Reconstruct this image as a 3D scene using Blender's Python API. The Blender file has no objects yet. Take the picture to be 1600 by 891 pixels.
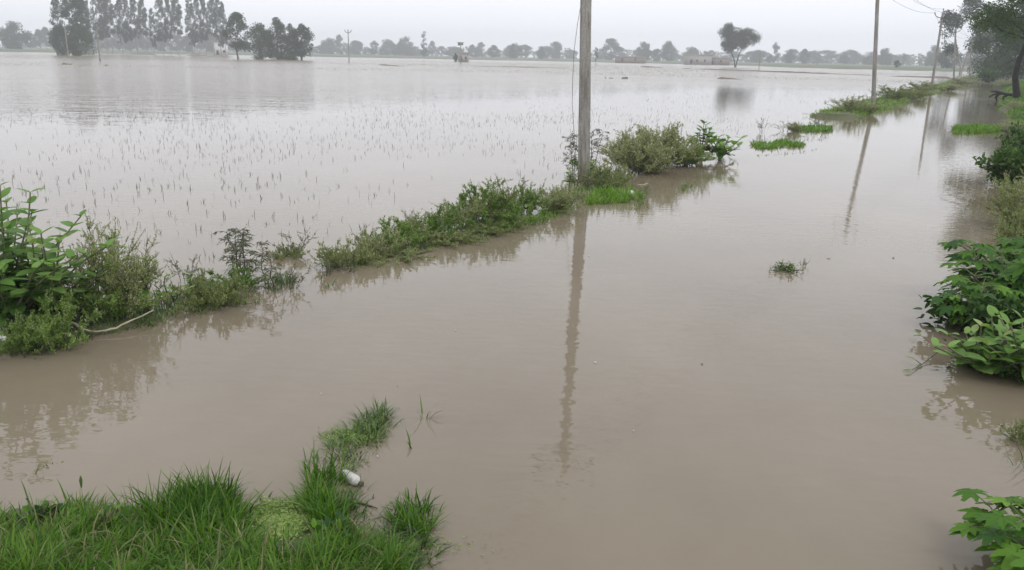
import bpy, math, random
import numpy as np
from mathutils import Matrix, Vector

rng = np.random.default_rng(11)
random.seed(7)
scene = bpy.context.scene
COL = scene.collection
PI = math.pi
rad = math.radians

# ------------------------------------------------------------------ camera
FPX = 1280.0
PITCH = math.atan((445.5 - 88.0) / FPX)
ROLL = rad(1.15)
CAMZ = 2.4
_f = np.array([0, math.cos(PITCH), -math.sin(PITCH)])
_r0 = np.array([1.0, 0, 0])
_u0 = np.cross(_r0, _f)
_r = _r0 * math.cos(ROLL) + _u0 * math.sin(ROLL)
_u = np.cross(_r, _f)
cam_d = bpy.data.cameras.new('camera')
cam = bpy.data.objects.new('camera', cam_d)
COL.objects.link(cam)
cam.matrix_world = Matrix(((_r[0], _u[0], -_f[0], 0), (_r[1], _u[1], -_f[1], 0), (_r[2], _u[2], -_f[2], CAMZ), (0, 0, 0, 1)))
cam_d.sensor_width = 36.0
cam_d.lens = 36.0 * FPX / 1600.0
cam_d.clip_start = 0.05
cam_d.clip_end = 6000
scene.camera = cam


def ray(px, py):
    return _f + _r * (px - 800) / FPX + _u * (445.5 - py) / FPX


def G(px, py, z=0.0):
    """point of the ground plane at height z that the photograph shows at a pixel (survey of the site)"""
    d = ray(px, py)
    k = (z - CAMZ) / d[2]
    return np.array([d[0] * k, d[1] * k, z])


def horizon(px):
    return 445.5 + FPX * (_f[2] + _r[2] * (px - 800) / FPX) / _u[2]


def far(px, D, z=0.0):
    d = ray(px, horizon(px))
    h = math.hypot(d[0], d[1])
    return np.array([d[0] / h * D, d[1] / h * D, z])


# road frame: s along the flooded road, t to its right; origin at the near pole
_d = ray(1582, horizon(1582))[:2]
RD = _d / np.hypot(*_d)
RN = np.array([RD[1], -RD[0]])
RO = G(912, 290)[:2]


def ST(s, t, z=0.0):
    p = RO + RD * s + RN * t
    return np.array([p[0], p[1], z])


def to_st(x, y):
    q = np.stack([x - RO[0], y - RO[1]], -1)
    return q @ RD, q @ RN


# ------------------------------------------------------------------ materials
def new_mat(name):
    m = bpy.data.materials.new(name)
    m.use_nodes = True
    nt = m.node_tree
    nt.nodes.clear()
    out = nt.nodes.new('ShaderNodeOutputMaterial')
    return m, nt, out


def N(nt, typ, **kw):
    n = nt.nodes.new(typ)
    for k, v in kw.items():
        setattr(n, k, v)
    return n


def setin(n, **kw):
    for k, v in kw.items():
        n.inputs[k.replace('_', ' ')].default_value = v


def math_n(nt, op, a, b=None, c=None, clamp=False):
    n = nt.nodes.new('ShaderNodeMath')
    n.operation = op
    n.use_clamp = clamp
    for i, v in enumerate((a, b, c)):
        if v is None:
            continue
        if isinstance(v, (int, float)):
            n.inputs[i].default_value = v
        else:
            nt.links.new(v, n.inputs[i])
    return n.outputs[0]


def maprange(nt, v, a, b, c=0.0, d=1.0, smooth=True):
    n = nt.nodes.new('ShaderNodeMapRange')
    n.interpolation_type = 'SMOOTHSTEP' if smooth else 'LINEAR'
    nt.links.new(v, n.inputs['Value'])
    n.inputs['From Min'].default_value = a
    n.inputs['From Max'].default_value = b
    n.inputs['To Min'].default_value = c
    n.inputs['To Max'].default_value = d
    return n.outputs['Result']


def ramp(nt, v, stops):
    n = nt.nodes.new('ShaderNodeValToRGB')
    e = n.color_ramp.elements
    while len(e) < len(stops):
        e.new(0.5)
    for el, (p, c) in zip(e, stops):
        el.position = p
        el.color = (*c, 1)
    nt.links.new(v, n.inputs[0])
    return n.outputs[0]


def leaf_mat(name, stops, rough=0.5, trans=0.3, spec=0.35):
    """leaf colour varies leaf by leaf (tint stored per leaf) and plant by plant"""
    m, nt, out = new_mat(name)
    at = N(nt, 'ShaderNodeAttribute', attribute_name='tint')
    oi = N(nt, 'ShaderNodeObjectInfo')
    v = math_n(nt, 'ADD', at.outputs['Fac'], math_n(nt, 'MULTIPLY', math_n(nt, 'SUBTRACT', oi.outputs['Random'], 0.5), 0.4))
    col = ramp(nt, v, stops)
    p = N(nt, 'ShaderNodeBsdfPrincipled')
    nt.links.new(col, p.inputs['Base Color'])
    setin(p, Roughness=rough)
    p.inputs['Specular IOR Level'].default_value = spec
    t = N(nt, 'ShaderNodeBsdfTranslucent')
    hs = N(nt, 'ShaderNodeHueSaturation')
    hs.inputs['Saturation'].default_value = 1.15
    hs.inputs['Value'].default_value = 1.3
    nt.links.new(col, hs.inputs['Color'])
    nt.links.new(hs.outputs[0], t.inputs['Color'])
    mx = N(nt, 'ShaderNodeMixShader')
    mx.inputs[0].default_value = trans
    nt.links.new(p.outputs[0], mx.inputs[1])
    nt.links.new(t.outputs[0], mx.inputs[2])
    nt.links.new(mx.outputs[0], out.inputs['Surface'])
    return m


def noise_mat(name, stops, scale=4.0, rough=0.8, detail=6, stretch=(1, 1, 1), bump=0.0, bdist=0.02, spec=0.3):
    m, nt, out = new_mat(name)
    tc = N(nt, 'ShaderNodeTexCoord')
    mp = N(nt, 'ShaderNodeMapping')
    mp.inputs['Scale'].default_value = stretch
    nt.links.new(tc.outputs['Object'], mp.inputs['Vector'])
    nz = N(nt, 'ShaderNodeTexNoise')
    setin(nz, Scale=scale, Detail=detail, Roughness=0.62)
    nt.links.new(mp.outputs[0], nz.inputs['Vector'])
    p = N(nt, 'ShaderNodeBsdfPrincipled')
    nt.links.new(ramp(nt, nz.outputs[0], stops), p.inputs['Base Color'])
    setin(p, Roughness=rough)
    p.inputs['Specular IOR Level'].default_value = spec
    if bump:
        b = N(nt, 'ShaderNodeBump')
        setin(b, Strength=bump, Distance=bdist)
        nt.links.new(nz.outputs[0], b.inputs['Height'])
        nt.links.new(b.outputs[0], p.inputs['Normal'])
    nt.links.new(p.outputs[0], out.inputs['Surface'])
    return m


M = {}
M['calotropis'] = leaf_mat('calotropis_leaf', [(0.1, (0.045, 0.11, 0.03)), (0.5, (0.12, 0.24, 0.045)), (0.85, (0.2, 0.34, 0.085)), (1.0, (0.28, 0.36, 0.13))], 0.5, 0.32, 0.25)
M['yellowing'] = leaf_mat('yellowing_leaf', [(0.0, (0.2, 0.26, 0.07)), (0.6, (0.36, 0.4, 0.14)), (1.0, (0.45, 0.43, 0.2))], 0.5, 0.25)
M['castor'] = leaf_mat('castor_leaf', [(0.0, (0.025, 0.075, 0.02)), (0.5, (0.078, 0.185, 0.018)), (1.0, (0.15, 0.28, 0.035))], 0.55, 0.3, 0.2)
M['weed'] = leaf_mat('feathery_weed_leaf', [(0.0, (0.075, 0.105, 0.04)), (0.35, (0.19, 0.235, 0.08)), (0.75, (0.31, 0.345, 0.14)), (0.93, (0.38, 0.39, 0.24)), (1.0, (0.58, 0.57, 0.47))], 0.6, 0.4)
M['weed_green'] = leaf_mat('fresh_weed_leaf', [(0.0, (0.06, 0.12, 0.028)), (0.5, (0.15, 0.255, 0.045)), (0.9, (0.25, 0.345, 0.09)), (1.0, (0.38, 0.42, 0.24))], 0.55, 0.4)
M['dull_weed'] = leaf_mat('dull_weed_leaf', [(0.0, (0.06, 0.07, 0.04)), (0.5, (0.12, 0.14, 0.08)), (1.0, (0.2, 0.22, 0.13))], 0.6, 0.3)
M['bush'] = leaf_mat('dark_bush_leaf', [(0.0, (0.022, 0.05, 0.012)), (0.5, (0.048, 0.105, 0.02)), (1.0, (0.1, 0.17, 0.04))], 0.55, 0.25, 0.2)
M['grass'] = leaf_mat('grass_blade', [(0.0, (0.022, 0.06, 0.008)), (0.45, (0.07, 0.165, 0.014)), (0.8, (0.135, 0.245, 0.032)), (0.95, (0.19, 0.25, 0.075)), (1.0, (0.26, 0.22, 0.12))], 0.5, 0.38, 0.22)
M['bright_grass'] = leaf_mat('bright_grass_blade', [(0.0, (0.055, 0.14, 0.014)), (0.5, (0.125, 0.255, 0.022)), (0.95, (0.23, 0.35, 0.065)), (1.0, (0.3, 0.28, 0.15))], 0.5, 0.35)
M['olive_grass'] = leaf_mat('olive_grass_blade', [(0.0, (0.06, 0.1, 0.028)), (0.5, (0.125, 0.175, 0.05)), (0.85, (0.21, 0.235, 0.095)), (1.0, (0.3, 0.26, 0.15))], 0.6, 0.35)
M['wet_grass'] = leaf_mat('wet_grass_blade', [(0.0, (0.03, 0.055, 0.02)), (0.5, (0.085, 0.155, 0.03)), (1.0, (0.17, 0.235, 0.07))], 0.4, 0.25)
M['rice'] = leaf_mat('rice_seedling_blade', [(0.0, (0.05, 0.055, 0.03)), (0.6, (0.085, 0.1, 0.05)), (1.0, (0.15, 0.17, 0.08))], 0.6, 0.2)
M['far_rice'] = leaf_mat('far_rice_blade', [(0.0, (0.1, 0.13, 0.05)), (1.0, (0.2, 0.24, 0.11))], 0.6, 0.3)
M['duckweed'] = leaf_mat('duckweed_frond', [(0.0, (0.07, 0.13, 0.022)), (0.5, (0.16, 0.25, 0.045)), (1.0, (0.29, 0.37, 0.1))], 0.45, 0.15)
M['tree'] = leaf_mat('broad_tree_leaf', [(0.0, (0.013, 0.034, 0.01)), (0.5, (0.026, 0.064, 0.014)), (1.0, (0.066, 0.115, 0.028))], 0.6, 0.2, 0.15)
M['euc'] = leaf_mat('eucalyptus_leaf', [(0.0, (0.022, 0.045, 0.022)), (0.5, (0.03, 0.066, 0.026)), (1.0, (0.07, 0.11, 0.052))], 0.6, 0.2, 0.15)
M['acacia'] = leaf_mat('feathery_tree_leaf', [(0.0, (0.035, 0.07, 0.016)), (0.5, (0.07, 0.135, 0.03)), (1.0, (0.13, 0.21, 0.055))], 0.55, 0.35)
M['stem'] = noise_mat('green_stem', [(0.3, (0.1, 0.12, 0.06)), (0.7, (0.2, 0.2, 0.12))], 8)
M['brown_stem'] = noise_mat('brown_stem', [(0.3, (0.06, 0.05, 0.035)), (0.7, (0.14, 0.115, 0.08))], 8)
M['pale_stem'] = noise_mat('pale_bare_stem', [(0.3, (0.3, 0.26, 0.18)), (0.7, (0.5, 0.45, 0.34))], 9)
M['bark'] = noise_mat('dark_bark', [(0.3, (0.03, 0.026, 0.022)), (0.7, (0.09, 0.075, 0.06))], 5, 0.9, stretch=(3, 3, 0.5), bump=0.8, bdist=0.06)
M['black_bark'] = noise_mat('wet_black_bark', [(0.3, (0.008, 0.008, 0.008)), (0.7, (0.03, 0.027, 0.024))], 4, 0.7, stretch=(3, 3, 0.6), bump=0.8, bdist=0.08)
M['pale_bark'] = noise_mat('pale_smooth_bark', [(0.35, (0.2, 0.18, 0.16)), (0.65, (0.4, 0.38, 0.34))], 1.5, 0.8, stretch=(2, 2, 0.4))
M['steel'] = noise_mat('weathered_steel', [(0.3, (0.08, 0.08, 0.08)), (0.7, (0.16, 0.155, 0.15))], 12, 0.6)
M['ceramic'] = noise_mat('brown_glazed_insulator', [(0.3, (0.07, 0.04, 0.03)), (0.7, (0.12, 0.07, 0.05))], 6, 0.25)
M['wire'] = noise_mat('grey_wire', [(0.3, (0.1, 0.1, 0.1)), (0.7, (0.18, 0.18, 0.18))], 6, 0.6)
M['white_scrap'] = noise_mat('white_plastic', [(0.3, (0.62, 0.62, 0.6)), (0.7, (0.8, 0.8, 0.78))], 20, 0.45)
M['dark_scrap'] = noise_mat('dark_debris', [(0.3, (0.05, 0.04, 0.03)), (0.7, (0.12, 0.1, 0.075))], 20, 0.8)
M['fleck'] = noise_mat('pale_fleck', [(0.3, (0.45, 0.42, 0.36)), (0.7, (0.65, 0.62, 0.55))], 20, 0.7)
M['brick'] = noise_mat('old_brick', [(0.3, (0.2, 0.15, 0.125)), (0.7, (0.3, 0.235, 0.2))], 3, 0.9)
M['plaster'] = noise_mat('dull_plaster', [(0.3, (0.28, 0.26, 0.24)), (0.7, (0.4, 0.38, 0.35))], 1.2, 0.9)
M['whitewash'] = noise_mat('whitewash', [(0.3, (0.66, 0.66, 0.65)), (0.7, (0.8, 0.8, 0.79))], 1.2, 0.9)
M['dark_open'] = noise_mat('dark_doorway', [(0.3, (0.02, 0.02, 0.02)), (0.7, (0.04, 0.04, 0.04))], 2, 0.9)
M['feather'] = noise_mat('dark_feather', [(0.3, (0.03, 0.03, 0.035)), (0.7, (0.07, 0.07, 0.08))], 20, 0.7)
M['dry_straw'] = noise_mat('dry_straw', [(0.3, (0.16, 0.13, 0.07)), (0.7, (0.26, 0.22, 0.12))], 9)
M['mud'] = noise_mat('wet_mud', [(0.3, (0.12, 0.095, 0.07)), (0.7, (0.2, 0.165, 0.125))], 3, 0.55)


def pole_material():
    m, nt, out = new_mat('stained_concrete')
    tc = N(nt, 'ShaderNodeTexCoord')
    n1 = N(nt, 'ShaderNodeTexNoise')
    setin(n1, Scale=1.3, Detail=8, Roughness=0.7)
    mp = N(nt, 'ShaderNodeMapping')
    mp.inputs['Scale'].default_value = (3, 3, 0.55)
    nt.links.new(tc.outputs['Object'], mp.inputs[0])
    nt.links.new(mp.outputs[0], n1.inputs['Vector'])
    n2 = N(nt, 'ShaderNodeTexNoise')
    setin(n2, Scale=40, Detail=4, Roughness=0.6)
    nt.links.new(tc.outputs['Object'], n2.inputs['Vector'])
    c1 = ramp(nt, n1.outputs[0], [(0.28, (0.19, 0.18, 0.165)), (0.5, (0.35, 0.335, 0.31)), (0.7, (0.45, 0.435, 0.41))])
    c2 = ramp(nt, n2.outputs[0], [(0.35, (0.6, 0.6, 0.6)), (0.65, (1.05, 1.05, 1.05))])
    mx = N(nt, 'ShaderNodeMix', data_type='RGBA', blend_type='MULTIPLY')
    mx.inputs['Factor'].default_value = 0.7
    nt.links.new(c1, mx.inputs['A'])
    nt.links.new(c2, mx.inputs['B'])
    n3 = N(nt, 'ShaderNodeTexNoise')
    setin(n3, Scale=5.0, Detail=5, Roughness=0.7)
    mp3 = N(nt, 'ShaderNodeMapping')
    mp3.inputs['Scale'].default_value = (4, 4, 0.35)
    nt.links.new(tc.outputs['Object'], mp3.inputs[0])
    nt.links.new(mp3.outputs[0], n3.inputs['Vector'])
    streak = ramp(nt, n3.outputs[0], [(0.5, (1, 1, 1)), (0.6, (0.62, 0.58, 0.52)), (0.72, (0.4, 0.37, 0.33))])
    sp = N(nt, 'ShaderNodeSeparateXYZ')
    nt.links.new(tc.outputs['Object'], sp.inputs[0])
    wet = math_n(nt, 'ADD', sp.outputs['Z'], math_n(nt, 'MULTIPLY', n1.outputs[0], 0.5))
    tide = ramp(nt, maprange(nt, wet, 0.45, 0.95), [(0.0, (0.45, 0.4, 0.34)), (1.0, (1, 1, 1))])
    for c_ in (streak, tide):
        m2 = N(nt, 'ShaderNodeMix', data_type='RGBA', blend_type='MULTIPLY')
        m2.inputs['Factor'].default_value = 0.85
        nt.links.new(mx.outputs['Result'], m2.inputs['A'])
        nt.links.new(c_, m2.inputs['B'])
        mx = m2
    p = N(nt, 'ShaderNodeBsdfPrincipled')
    setin(p, Roughness=0.88)
    nt.links.new(mx.outputs['Result'], p.inputs['Base Color'])
    b = N(nt, 'ShaderNodeBump')
    setin(b, Strength=0.5, Distance=0.01)
    nt.links.new(n2.outputs[0], b.inputs['Height'])
    nt.links.new(b.outputs[0], p.inputs['Normal'])
    nt.links.new(p.outputs[0], out.inputs['Surface'])
    return m


M['concrete'] = pole_material()


def ground_material():
    m, nt, out = new_mat('wet_ground')
    tc = N(nt, 'ShaderNodeTexCoord')
    n1 = N(nt, 'ShaderNodeTexNoise')
    setin(n1, Scale=1.4, Detail=8, Roughness=0.65)
    nt.links.new(tc.outputs['Object'], n1.inputs['Vector'])
    n2 = N(nt, 'ShaderNodeTexNoise')
    setin(n2, Scale=0.02, Detail=4, Roughness=0.6)
    nt.links.new(tc.outputs['Object'], n2.inputs['Vector'])
    soil = ramp(nt, n1.outputs[0], [(0.3, (0.055, 0.06, 0.03)), (0.5, (0.08, 0.095, 0.04)), (0.72, (0.13, 0.115, 0.075))])
    crop = ramp(nt, n2.outputs[0], [(0.35, (0.06, 0.085, 0.035)), (0.5, (0.085, 0.12, 0.05)), (0.65, (0.12, 0.12, 0.07))])
    sp = N(nt, 'ShaderNodeSeparateXYZ')
    nt.links.new(tc.outputs['Object'], sp.inputs[0])
    f = maprange(nt, sp.outputs['Y'], 150, 300)
    mx = N(nt, 'ShaderNodeMix', data_type='RGBA')
    nt.links.new(f, mx.inputs['Factor'])
    nt.links.new(soil, mx.inputs['A'])
    nt.links.new(crop, mx.inputs['B'])
    p = N(nt, 'ShaderNodeBsdfPrincipled')
    setin(p, Roughness=0.85)
    nt.links.new(mx.outputs['Result'], p.inputs['Base Color'])
    nt.links.new(p.outputs[0], out.inputs['Surface'])
    return m


RING = G(1575, 315)


def water_material():
    m, nt, out = new_mat('muddy_flood_water')
    L = nt.links.new
    tc = N(nt, 'ShaderNodeTexCoord')
    P = tc.outputs['Object']           # sheet object has identity transform: metres in the world
    # road frame coordinates
    def dot(v, off):
        n = N(nt, 'ShaderNodeVectorMath', operation='DOT_PRODUCT')
        L(P, n.inputs[0])
        n.inputs[1].default_value = (v[0], v[1], 0)
        return math_n(nt, 'SUBTRACT', n.outputs['Value'], off)
    s = dot(RD, float(RO @ RD))
    t = dot(RN, float(RO @ RN))
    ln = N(nt, 'ShaderNodeVectorMath', operation='LENGTH')
    L(P, ln.inputs[0])
    dist = ln.outputs['Value']
    def noise(scale, detail=2, rough=0.5, stretch=None):
        n = N(nt, 'ShaderNodeTexNoise')
        setin(n, Scale=scale, Detail=detail, Roughness=rough)
        if stretch:
            mp = N(nt, 'ShaderNodeMapping')
            mp.inputs['Scale'].default_value = stretch
            mp.inputs['Rotation'].default_value = (0, 0, 0.2)
            L(P, mp.inputs[0])
            L(mp.outputs[0], n.inputs['Vector'])
        else:
            L(P, n.inputs['Vector'])
        return n.outputs[0]
    # suspended silt: slow streaks of lighter and darker brown
    silt = noise(0.35, 5, 0.6, (1, 0.6, 1))
    col = ramp(nt, silt, [(0.28, (0.164, 0.135, 0.095)), (0.5, (0.192, 0.159, 0.114)), (0.72, (0.226, 0.19, 0.14))])
    # wind-ruffled flooded field far out, sheltered water near and along the road
    patch = noise(0.025, 3, 0.6, (0.5, 1.6, 1))
    fieldside = maprange(nt, t, 0.0, -6.0)
    far_d = math_n(nt, 'ADD', dist, math_n(nt, 'MULTIPLY', math_n(nt, 'SUBTRACT', patch, 0.5), 60))
    ruff = math_n(nt, 'MULTIPLY', maprange(nt, far_d, 25, 170), fieldside)
    open_f = math_n(nt, 'MULTIPLY', maprange(nt, far_d, 14, 50), maprange(nt, t, -12.0, -32.0))
    open_f = math_n(nt, 'MAXIMUM', open_f, math_n(nt, 'MULTIPLY', maprange(nt, far_d, 65, 110), fieldside))
    # current spilling over the road in a narrow strip
    wob = math_n(nt, 'MULTIPLY', math_n(nt, 'SUBTRACT', noise(0.5, 2), 0.5), 1.5)
    band = math_n(nt, 'ABSOLUTE', math_n(nt, 'SUBTRACT', math_n(nt, 'ADD', s, wob), 57.0))
    spill = math_n(nt, 'MULTIPLY', math_n(nt, 'MULTIPLY', maprange(nt, band, 1.0, 0.1), maprange(nt, t, -0.5, 1.0)), maprange(nt, t, 7.0, 5.5))
    rough = math_n(nt, 'ADD', math_n(nt, 'ADD', math_n(nt, 'MULTIPLY', ruff, 0.06), math_n(nt, 'MULTIPLY', open_f, 0.1)), math_n(nt, 'MULTIPLY', spill, 0.16))
    rough = math_n(nt, 'ADD', rough, maprange(nt, dist, 5, 120, 0.015, 0.045))
    # ripples
    r1 = noise(6.0, 2, 0.5, (0.8, 1.6, 1))
    r2 = noise(2.2, 2, 0.5, (1, 1.6, 1))
    h = math_n(nt, 'ADD', math_n(nt, 'MULTIPLY', r1, 0.0022), math_n(nt, 'MULTIPLY', r2, 0.0016))
    near = maprange(nt, dist, 3, 25, 1.0, 0.7)
    h = math_n(nt, 'MULTIPLY', h, near)
    far_wave = noise(0.5, 4, 0.65, (0.6, 1.5, 1))
    h = math_n(nt, 'ADD', h, math_n(nt, 'MULTIPLY', math_n(nt, 'MULTIPLY', far_wave, math_n(nt, 'ADD', math_n(nt, 'MULTIPLY', open_f, 20.0), spill)), 0.009))
    # rings spreading from the weeds on the bank
    sub = N(nt, 'ShaderNodeVectorMath', operation='DISTANCE')
    L(P, sub.inputs[0])
    sub.inputs[1].default_value = (RING[0], RING[1], 0)
    dr = sub.outputs['Value']
    ring = math_n(nt, 'MULTIPLY', math_n(nt, 'SINE', math_n(nt, 'MULTIPLY', dr, 16.0)), maprange(nt, dr, 1.9, 0.4))
    h = math_n(nt, 'ADD', h, math_n(nt, 'MULTIPLY', ring, 0.001))
    b = N(nt, 'ShaderNodeBump')
    setin(b, Strength=1.0, Distance=1.0)
    L(h, b.inputs['Height'])
    p = N(nt, 'ShaderNodeBsdfPrincipled')
    L(col, p.inputs['Base Color'])
    L(rough, p.inputs['Roughness'])
    p.inputs['IOR'].default_value = 1.333
    L(b.outputs[0], p.inputs['Normal'])
    L(p.outputs[0], out.inputs['Surface'])
    return m


# ------------------------------------------------------------------ mesh builder
class MB:
    def __init__(self):
        self.v, self.f, self.t, self.n = [], [], [], 0

    def add(self, V, F, T=0.5):
        V = np.asarray(V, float).reshape(-1, 3)
        F = np.asarray(F, int)
        self.v.append(V)
        self.f.append(F + self.n)
        self.t.append(np.broadcast_to(np.asarray(T, float), (len(V),)))
        self.n += len(V)

    def mesh(self, name, mat, smooth=False):
        me = bpy.data.meshes.new(name)
        if self.n == 0:
            return me
        V = np.concatenate(self.v)
        me.vertices.add(len(V))
        me.vertices.foreach_set('co', V.ravel())
        loops, starts, totals, c = [], [], [], 0
        for F in self.f:
            k = F.shape[1]
            loops.append(F.ravel())
            starts.append(c + np.arange(len(F)) * k)
            totals.append(np.full(len(F), k))
            c += F.size
        loops = np.concatenate(loops)
        starts = np.concatenate(starts)
        me.loops.add(len(loops))
        me.loops.foreach_set('vertex_index', loops.astype(np.int32))
        me.polygons.add(len(starts))
        me.polygons.foreach_set('loop_start', starts.astype(np.int32))
        me.polygons.foreach_set('loop_total', np.concatenate(totals).astype(np.int32))
        if smooth:
            me.polygons.foreach_set('use_smooth', np.ones(len(starts), bool))
        a = me.attributes.new('tint', 'FLOAT', 'POINT')
        a.data.foreach_set('value', np.concatenate(self.t).astype(np.float32))
        me.materials.append(mat)
        me.update(calc_edges=True)
        me.validate()
        return me


def unit(v):
    v = np.asarray(v, float)
    return v / (np.linalg.norm(v, axis=-1, keepdims=True) + 1e-9)


def rand_unit(n):
    return unit(rng.normal(size=(n, 3)))


def tube(mb, pts, radii, k=6, cap=True, tint=0.5, flat=1.0):
    pts = np.asarray(pts, float)
    n = len(pts)
    radii = np.broadcast_to(np.asarray(radii, float), (n,))
    tan = np.gradient(pts, axis=0)
    tan = unit(tan)
    ref = np.array([0.13, 0.97, 0.2]) if abs(tan[0][1]) < 0.8 else np.array([1.0, 0.1, 0.1])
    a = unit(np.cross(tan, ref))
    b = np.cross(tan, a)
    th = np.arange(k) / k * 2 * PI
    V = pts[:, None] + radii[:, None, None] * (a[:, None] * np.cos(th)[None, :, None] + b[:, None] * np.sin(th)[None, :, None] * flat)
    i = np.arange(n - 1)[:, None] * k
    j = np.arange(k)[None]
    jn = (j + 1) % k
    F = np.stack([i + j, i + jn, i + k + jn, i + k + j], -1).reshape(-1, 4)
    mb.add(V.reshape(-1, 3), F, tint)
    if cap:
        for ring, o in ((V[0], 0), (V[-1], 1)):
            c = ring.mean(0)
            vs = np.vstack([ring, c])
            idx = np.arange(k)
            fs = np.stack([idx, (idx + 1) % k, np.full(k, k)], -1)
            if o == 0:
                fs = fs[:, ::-1]
            mb.add(vs, fs, tint)


def lathe(mb, prof, k=16, M4=None):
    prof = np.asarray(prof, float)
    th = np.arange(k) / k * 2 * PI
    V = np.stack([prof[:, 0][:, None] * np.cos(th), prof[:, 0][:, None] * np.sin(th), np.broadcast_to(prof[:, 1][:, None], (len(prof), k))], -1)
    n = len(prof)
    i = np.arange(n - 1)[:, None] * k
    j = np.arange(k)[None]
    jn = (j + 1) % k
    F = np.stack([i + j, i + jn, i + k + jn, i + k + j], -1).reshape(-1, 4)
    V = V.reshape(-1, 3)
    if M4 is not None:
        V = V @ np.array(M4.to_3x3()).T + np.array(M4.translation)
    mb.add(V, F)


def box(mb, lo, hi, taper=None):
    x0, y0, z0 = lo
    x1, y1, z1 = hi
    V = np.array([(x0, y0, z0), (x1, y0, z0), (x1, y1, z0), (x0, y1, z0), (x0, y0, z1), (x1, y0, z1), (x1, y1, z1), (x0, y1, z1)], float)
    mb.add(V, [(3, 2, 1, 0), (4, 5, 6, 7), (0, 1, 5, 4), (1, 2, 6, 5), (2, 3, 7, 6), (3, 0, 4, 7)])


def small_leaves(mb, P, D, L, Wd, tint, Nn=None):
    """many little pointed leaves, each a folded pair of triangles"""
    n = len(P)
    D = unit(D)
    Nn = unit(np.cross(D, rand_unit(n))) if Nn is None else unit(Nn)
    S = unit(np.cross(D, Nn))
    L = np.broadcast_to(L, (n,))[:, None]
    Wd = np.broadcast_to(Wd, (n,))[:, None]
    mid = P + D * L * 0.5
    V = np.stack([P, mid + S * Wd * 0.5 + Nn * Wd * 0.15, P + D * L, mid - S * Wd * 0.5 + Nn * Wd * 0.15], 1)
    b = np.arange(n)[:, None] * 4
    F = np.concatenate([b + np.array([[0, 1, 2]]), b + np.array([[0, 2, 3]])], 0)
    mb.add(V.reshape(-1, 3), F, np.repeat(np.broadcast_to(tint, (n,)), 4))


def big_leaves(mb, P, D, Nn, L, Wd, tint, droop=0.15, fold=0.25, shape=0.8, wave=0.0):
    """broad leaves with a midrib fold, a bend along their length and an oval outline"""
    n = len(P)
    D = unit(D)
    S = unit(np.cross(D, Nn))
    Nn = np.cross(S, D)
    L = np.broadcast_to(L, (n,))[:, None, None]
    Wd = np.broadcast_to(Wd, (n,))[:, None, None]
    droop = np.broadcast_to(droop, (n,))[:, None, None]
    fold = np.broadcast_to(fold, (n,))[:, None, None]
    R = 8
    u = np.linspace(0, 1, R) ** 0.9
    w = np.sin(PI * np.clip(u, 0.008, 0.985) ** shape) ** 0.6
    c = P[:, None] + D[:, None] * L * u[None, :, None] - Nn[:, None] * droop * L * (u ** 2)[None, :, None]
    ph = rng.uniform(0, 6, (n, 1, 1))
    wv = wave * L * np.sin(u[None, :, None] * 9 + ph)
    lf = c + S[:, None] * Wd * 0.5 * w[None, :, None] + Nn[:, None] * (fold * Wd * 0.5 * w[None, :, None] + wv)
    rt = c - S[:, None] * Wd * 0.5 * w[None, :, None] + Nn[:, None] * (fold * Wd * 0.5 * w[None, :, None] - wv)
    V = np.stack([lf, c, rt], 2)                       # n,R,3,3
    b = (np.arange(n) * R * 3)[:, None, None]
    i = (np.arange(R - 1) * 3)[None, :, None]
    q = np.array([[0, 1, 4, 3], [1, 2, 5, 4]])
    F = (b[..., None] + i[..., None] + q[None, None]).reshape(-1, 4)
    mb.add(V.reshape(-1, 3), F, np.repeat(np.broadcast_to(tint, (n,)), R * 3))


def palm_leaves(mb, P, D, Nn, L, tint):
    """star-shaped leaves of seven toothed lobes, as on a castor plant"""
    n = len(P)
    D = unit(D)
    S = unit(np.cross(D, Nn))
    Nn = np.cross(S, D)
    K = 7
    th, rr = [], []
    for k in range(K):
        a = rad(-138 + 276 * k / (K - 1))
        ln = 1.0 - 0.42 * abs(k - 3) / 3
        for da, f in ((-0.38, 0.55), (-0.27, 0.72), (-0.17, 0.8), (-0.13, 0.88), (0, 1.0), (0.13, 0.86), (0.17, 0.82), (0.27, 0.7)):
            th.append(a + da)
            rr.append(ln * f)
    th, rr = np.array(th), np.array(rr)
    m = len(th)
    L = np.broadcast_to(L, (n,))[:, None, None]
    rj = rr[None, :, None] * rng.uniform(0.9, 1.1, (n, m, 1))
    drp = rng.uniform(0.1, 0.4, (n, 1, 1))
    def ring(f):
        r = rj * f
        rib = 0.05 * np.cos((th[None, :, None] + rad(138)) / rad(46) * 2 * PI)
        return P[:, None] + L * r * (D[:, None] * np.cos(th)[None, :, None] + S[:, None] * np.sin(th)[None, :, None]) + Nn[:, None] * L * (-drp * r ** 2 - rib * r)
    V = np.concatenate([P[:, None] - Nn[:, None] * 0.03 * L, ring(0.55), ring(1.0)], 1)
    b = (np.arange(n) * (1 + 2 * m))[:, None, None]
    i = np.arange(m - 1)
    tri = np.stack([np.zeros(m - 1, int), 1 + i, 2 + i], -1)
    quad = np.stack([1 + i, 1 + m + i, 2 + m + i, 2 + i], -1)
    tt = np.repeat(np.broadcast_to(tint, (n,)), 1 + 2 * m)
    k0 = mb.n
    mb.add(V.reshape(-1, 3), (b + tri[None]).reshape(-1, 3), tt)
    mb.f.append((b + quad[None]).reshape(-1, 4) + k0)


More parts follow.
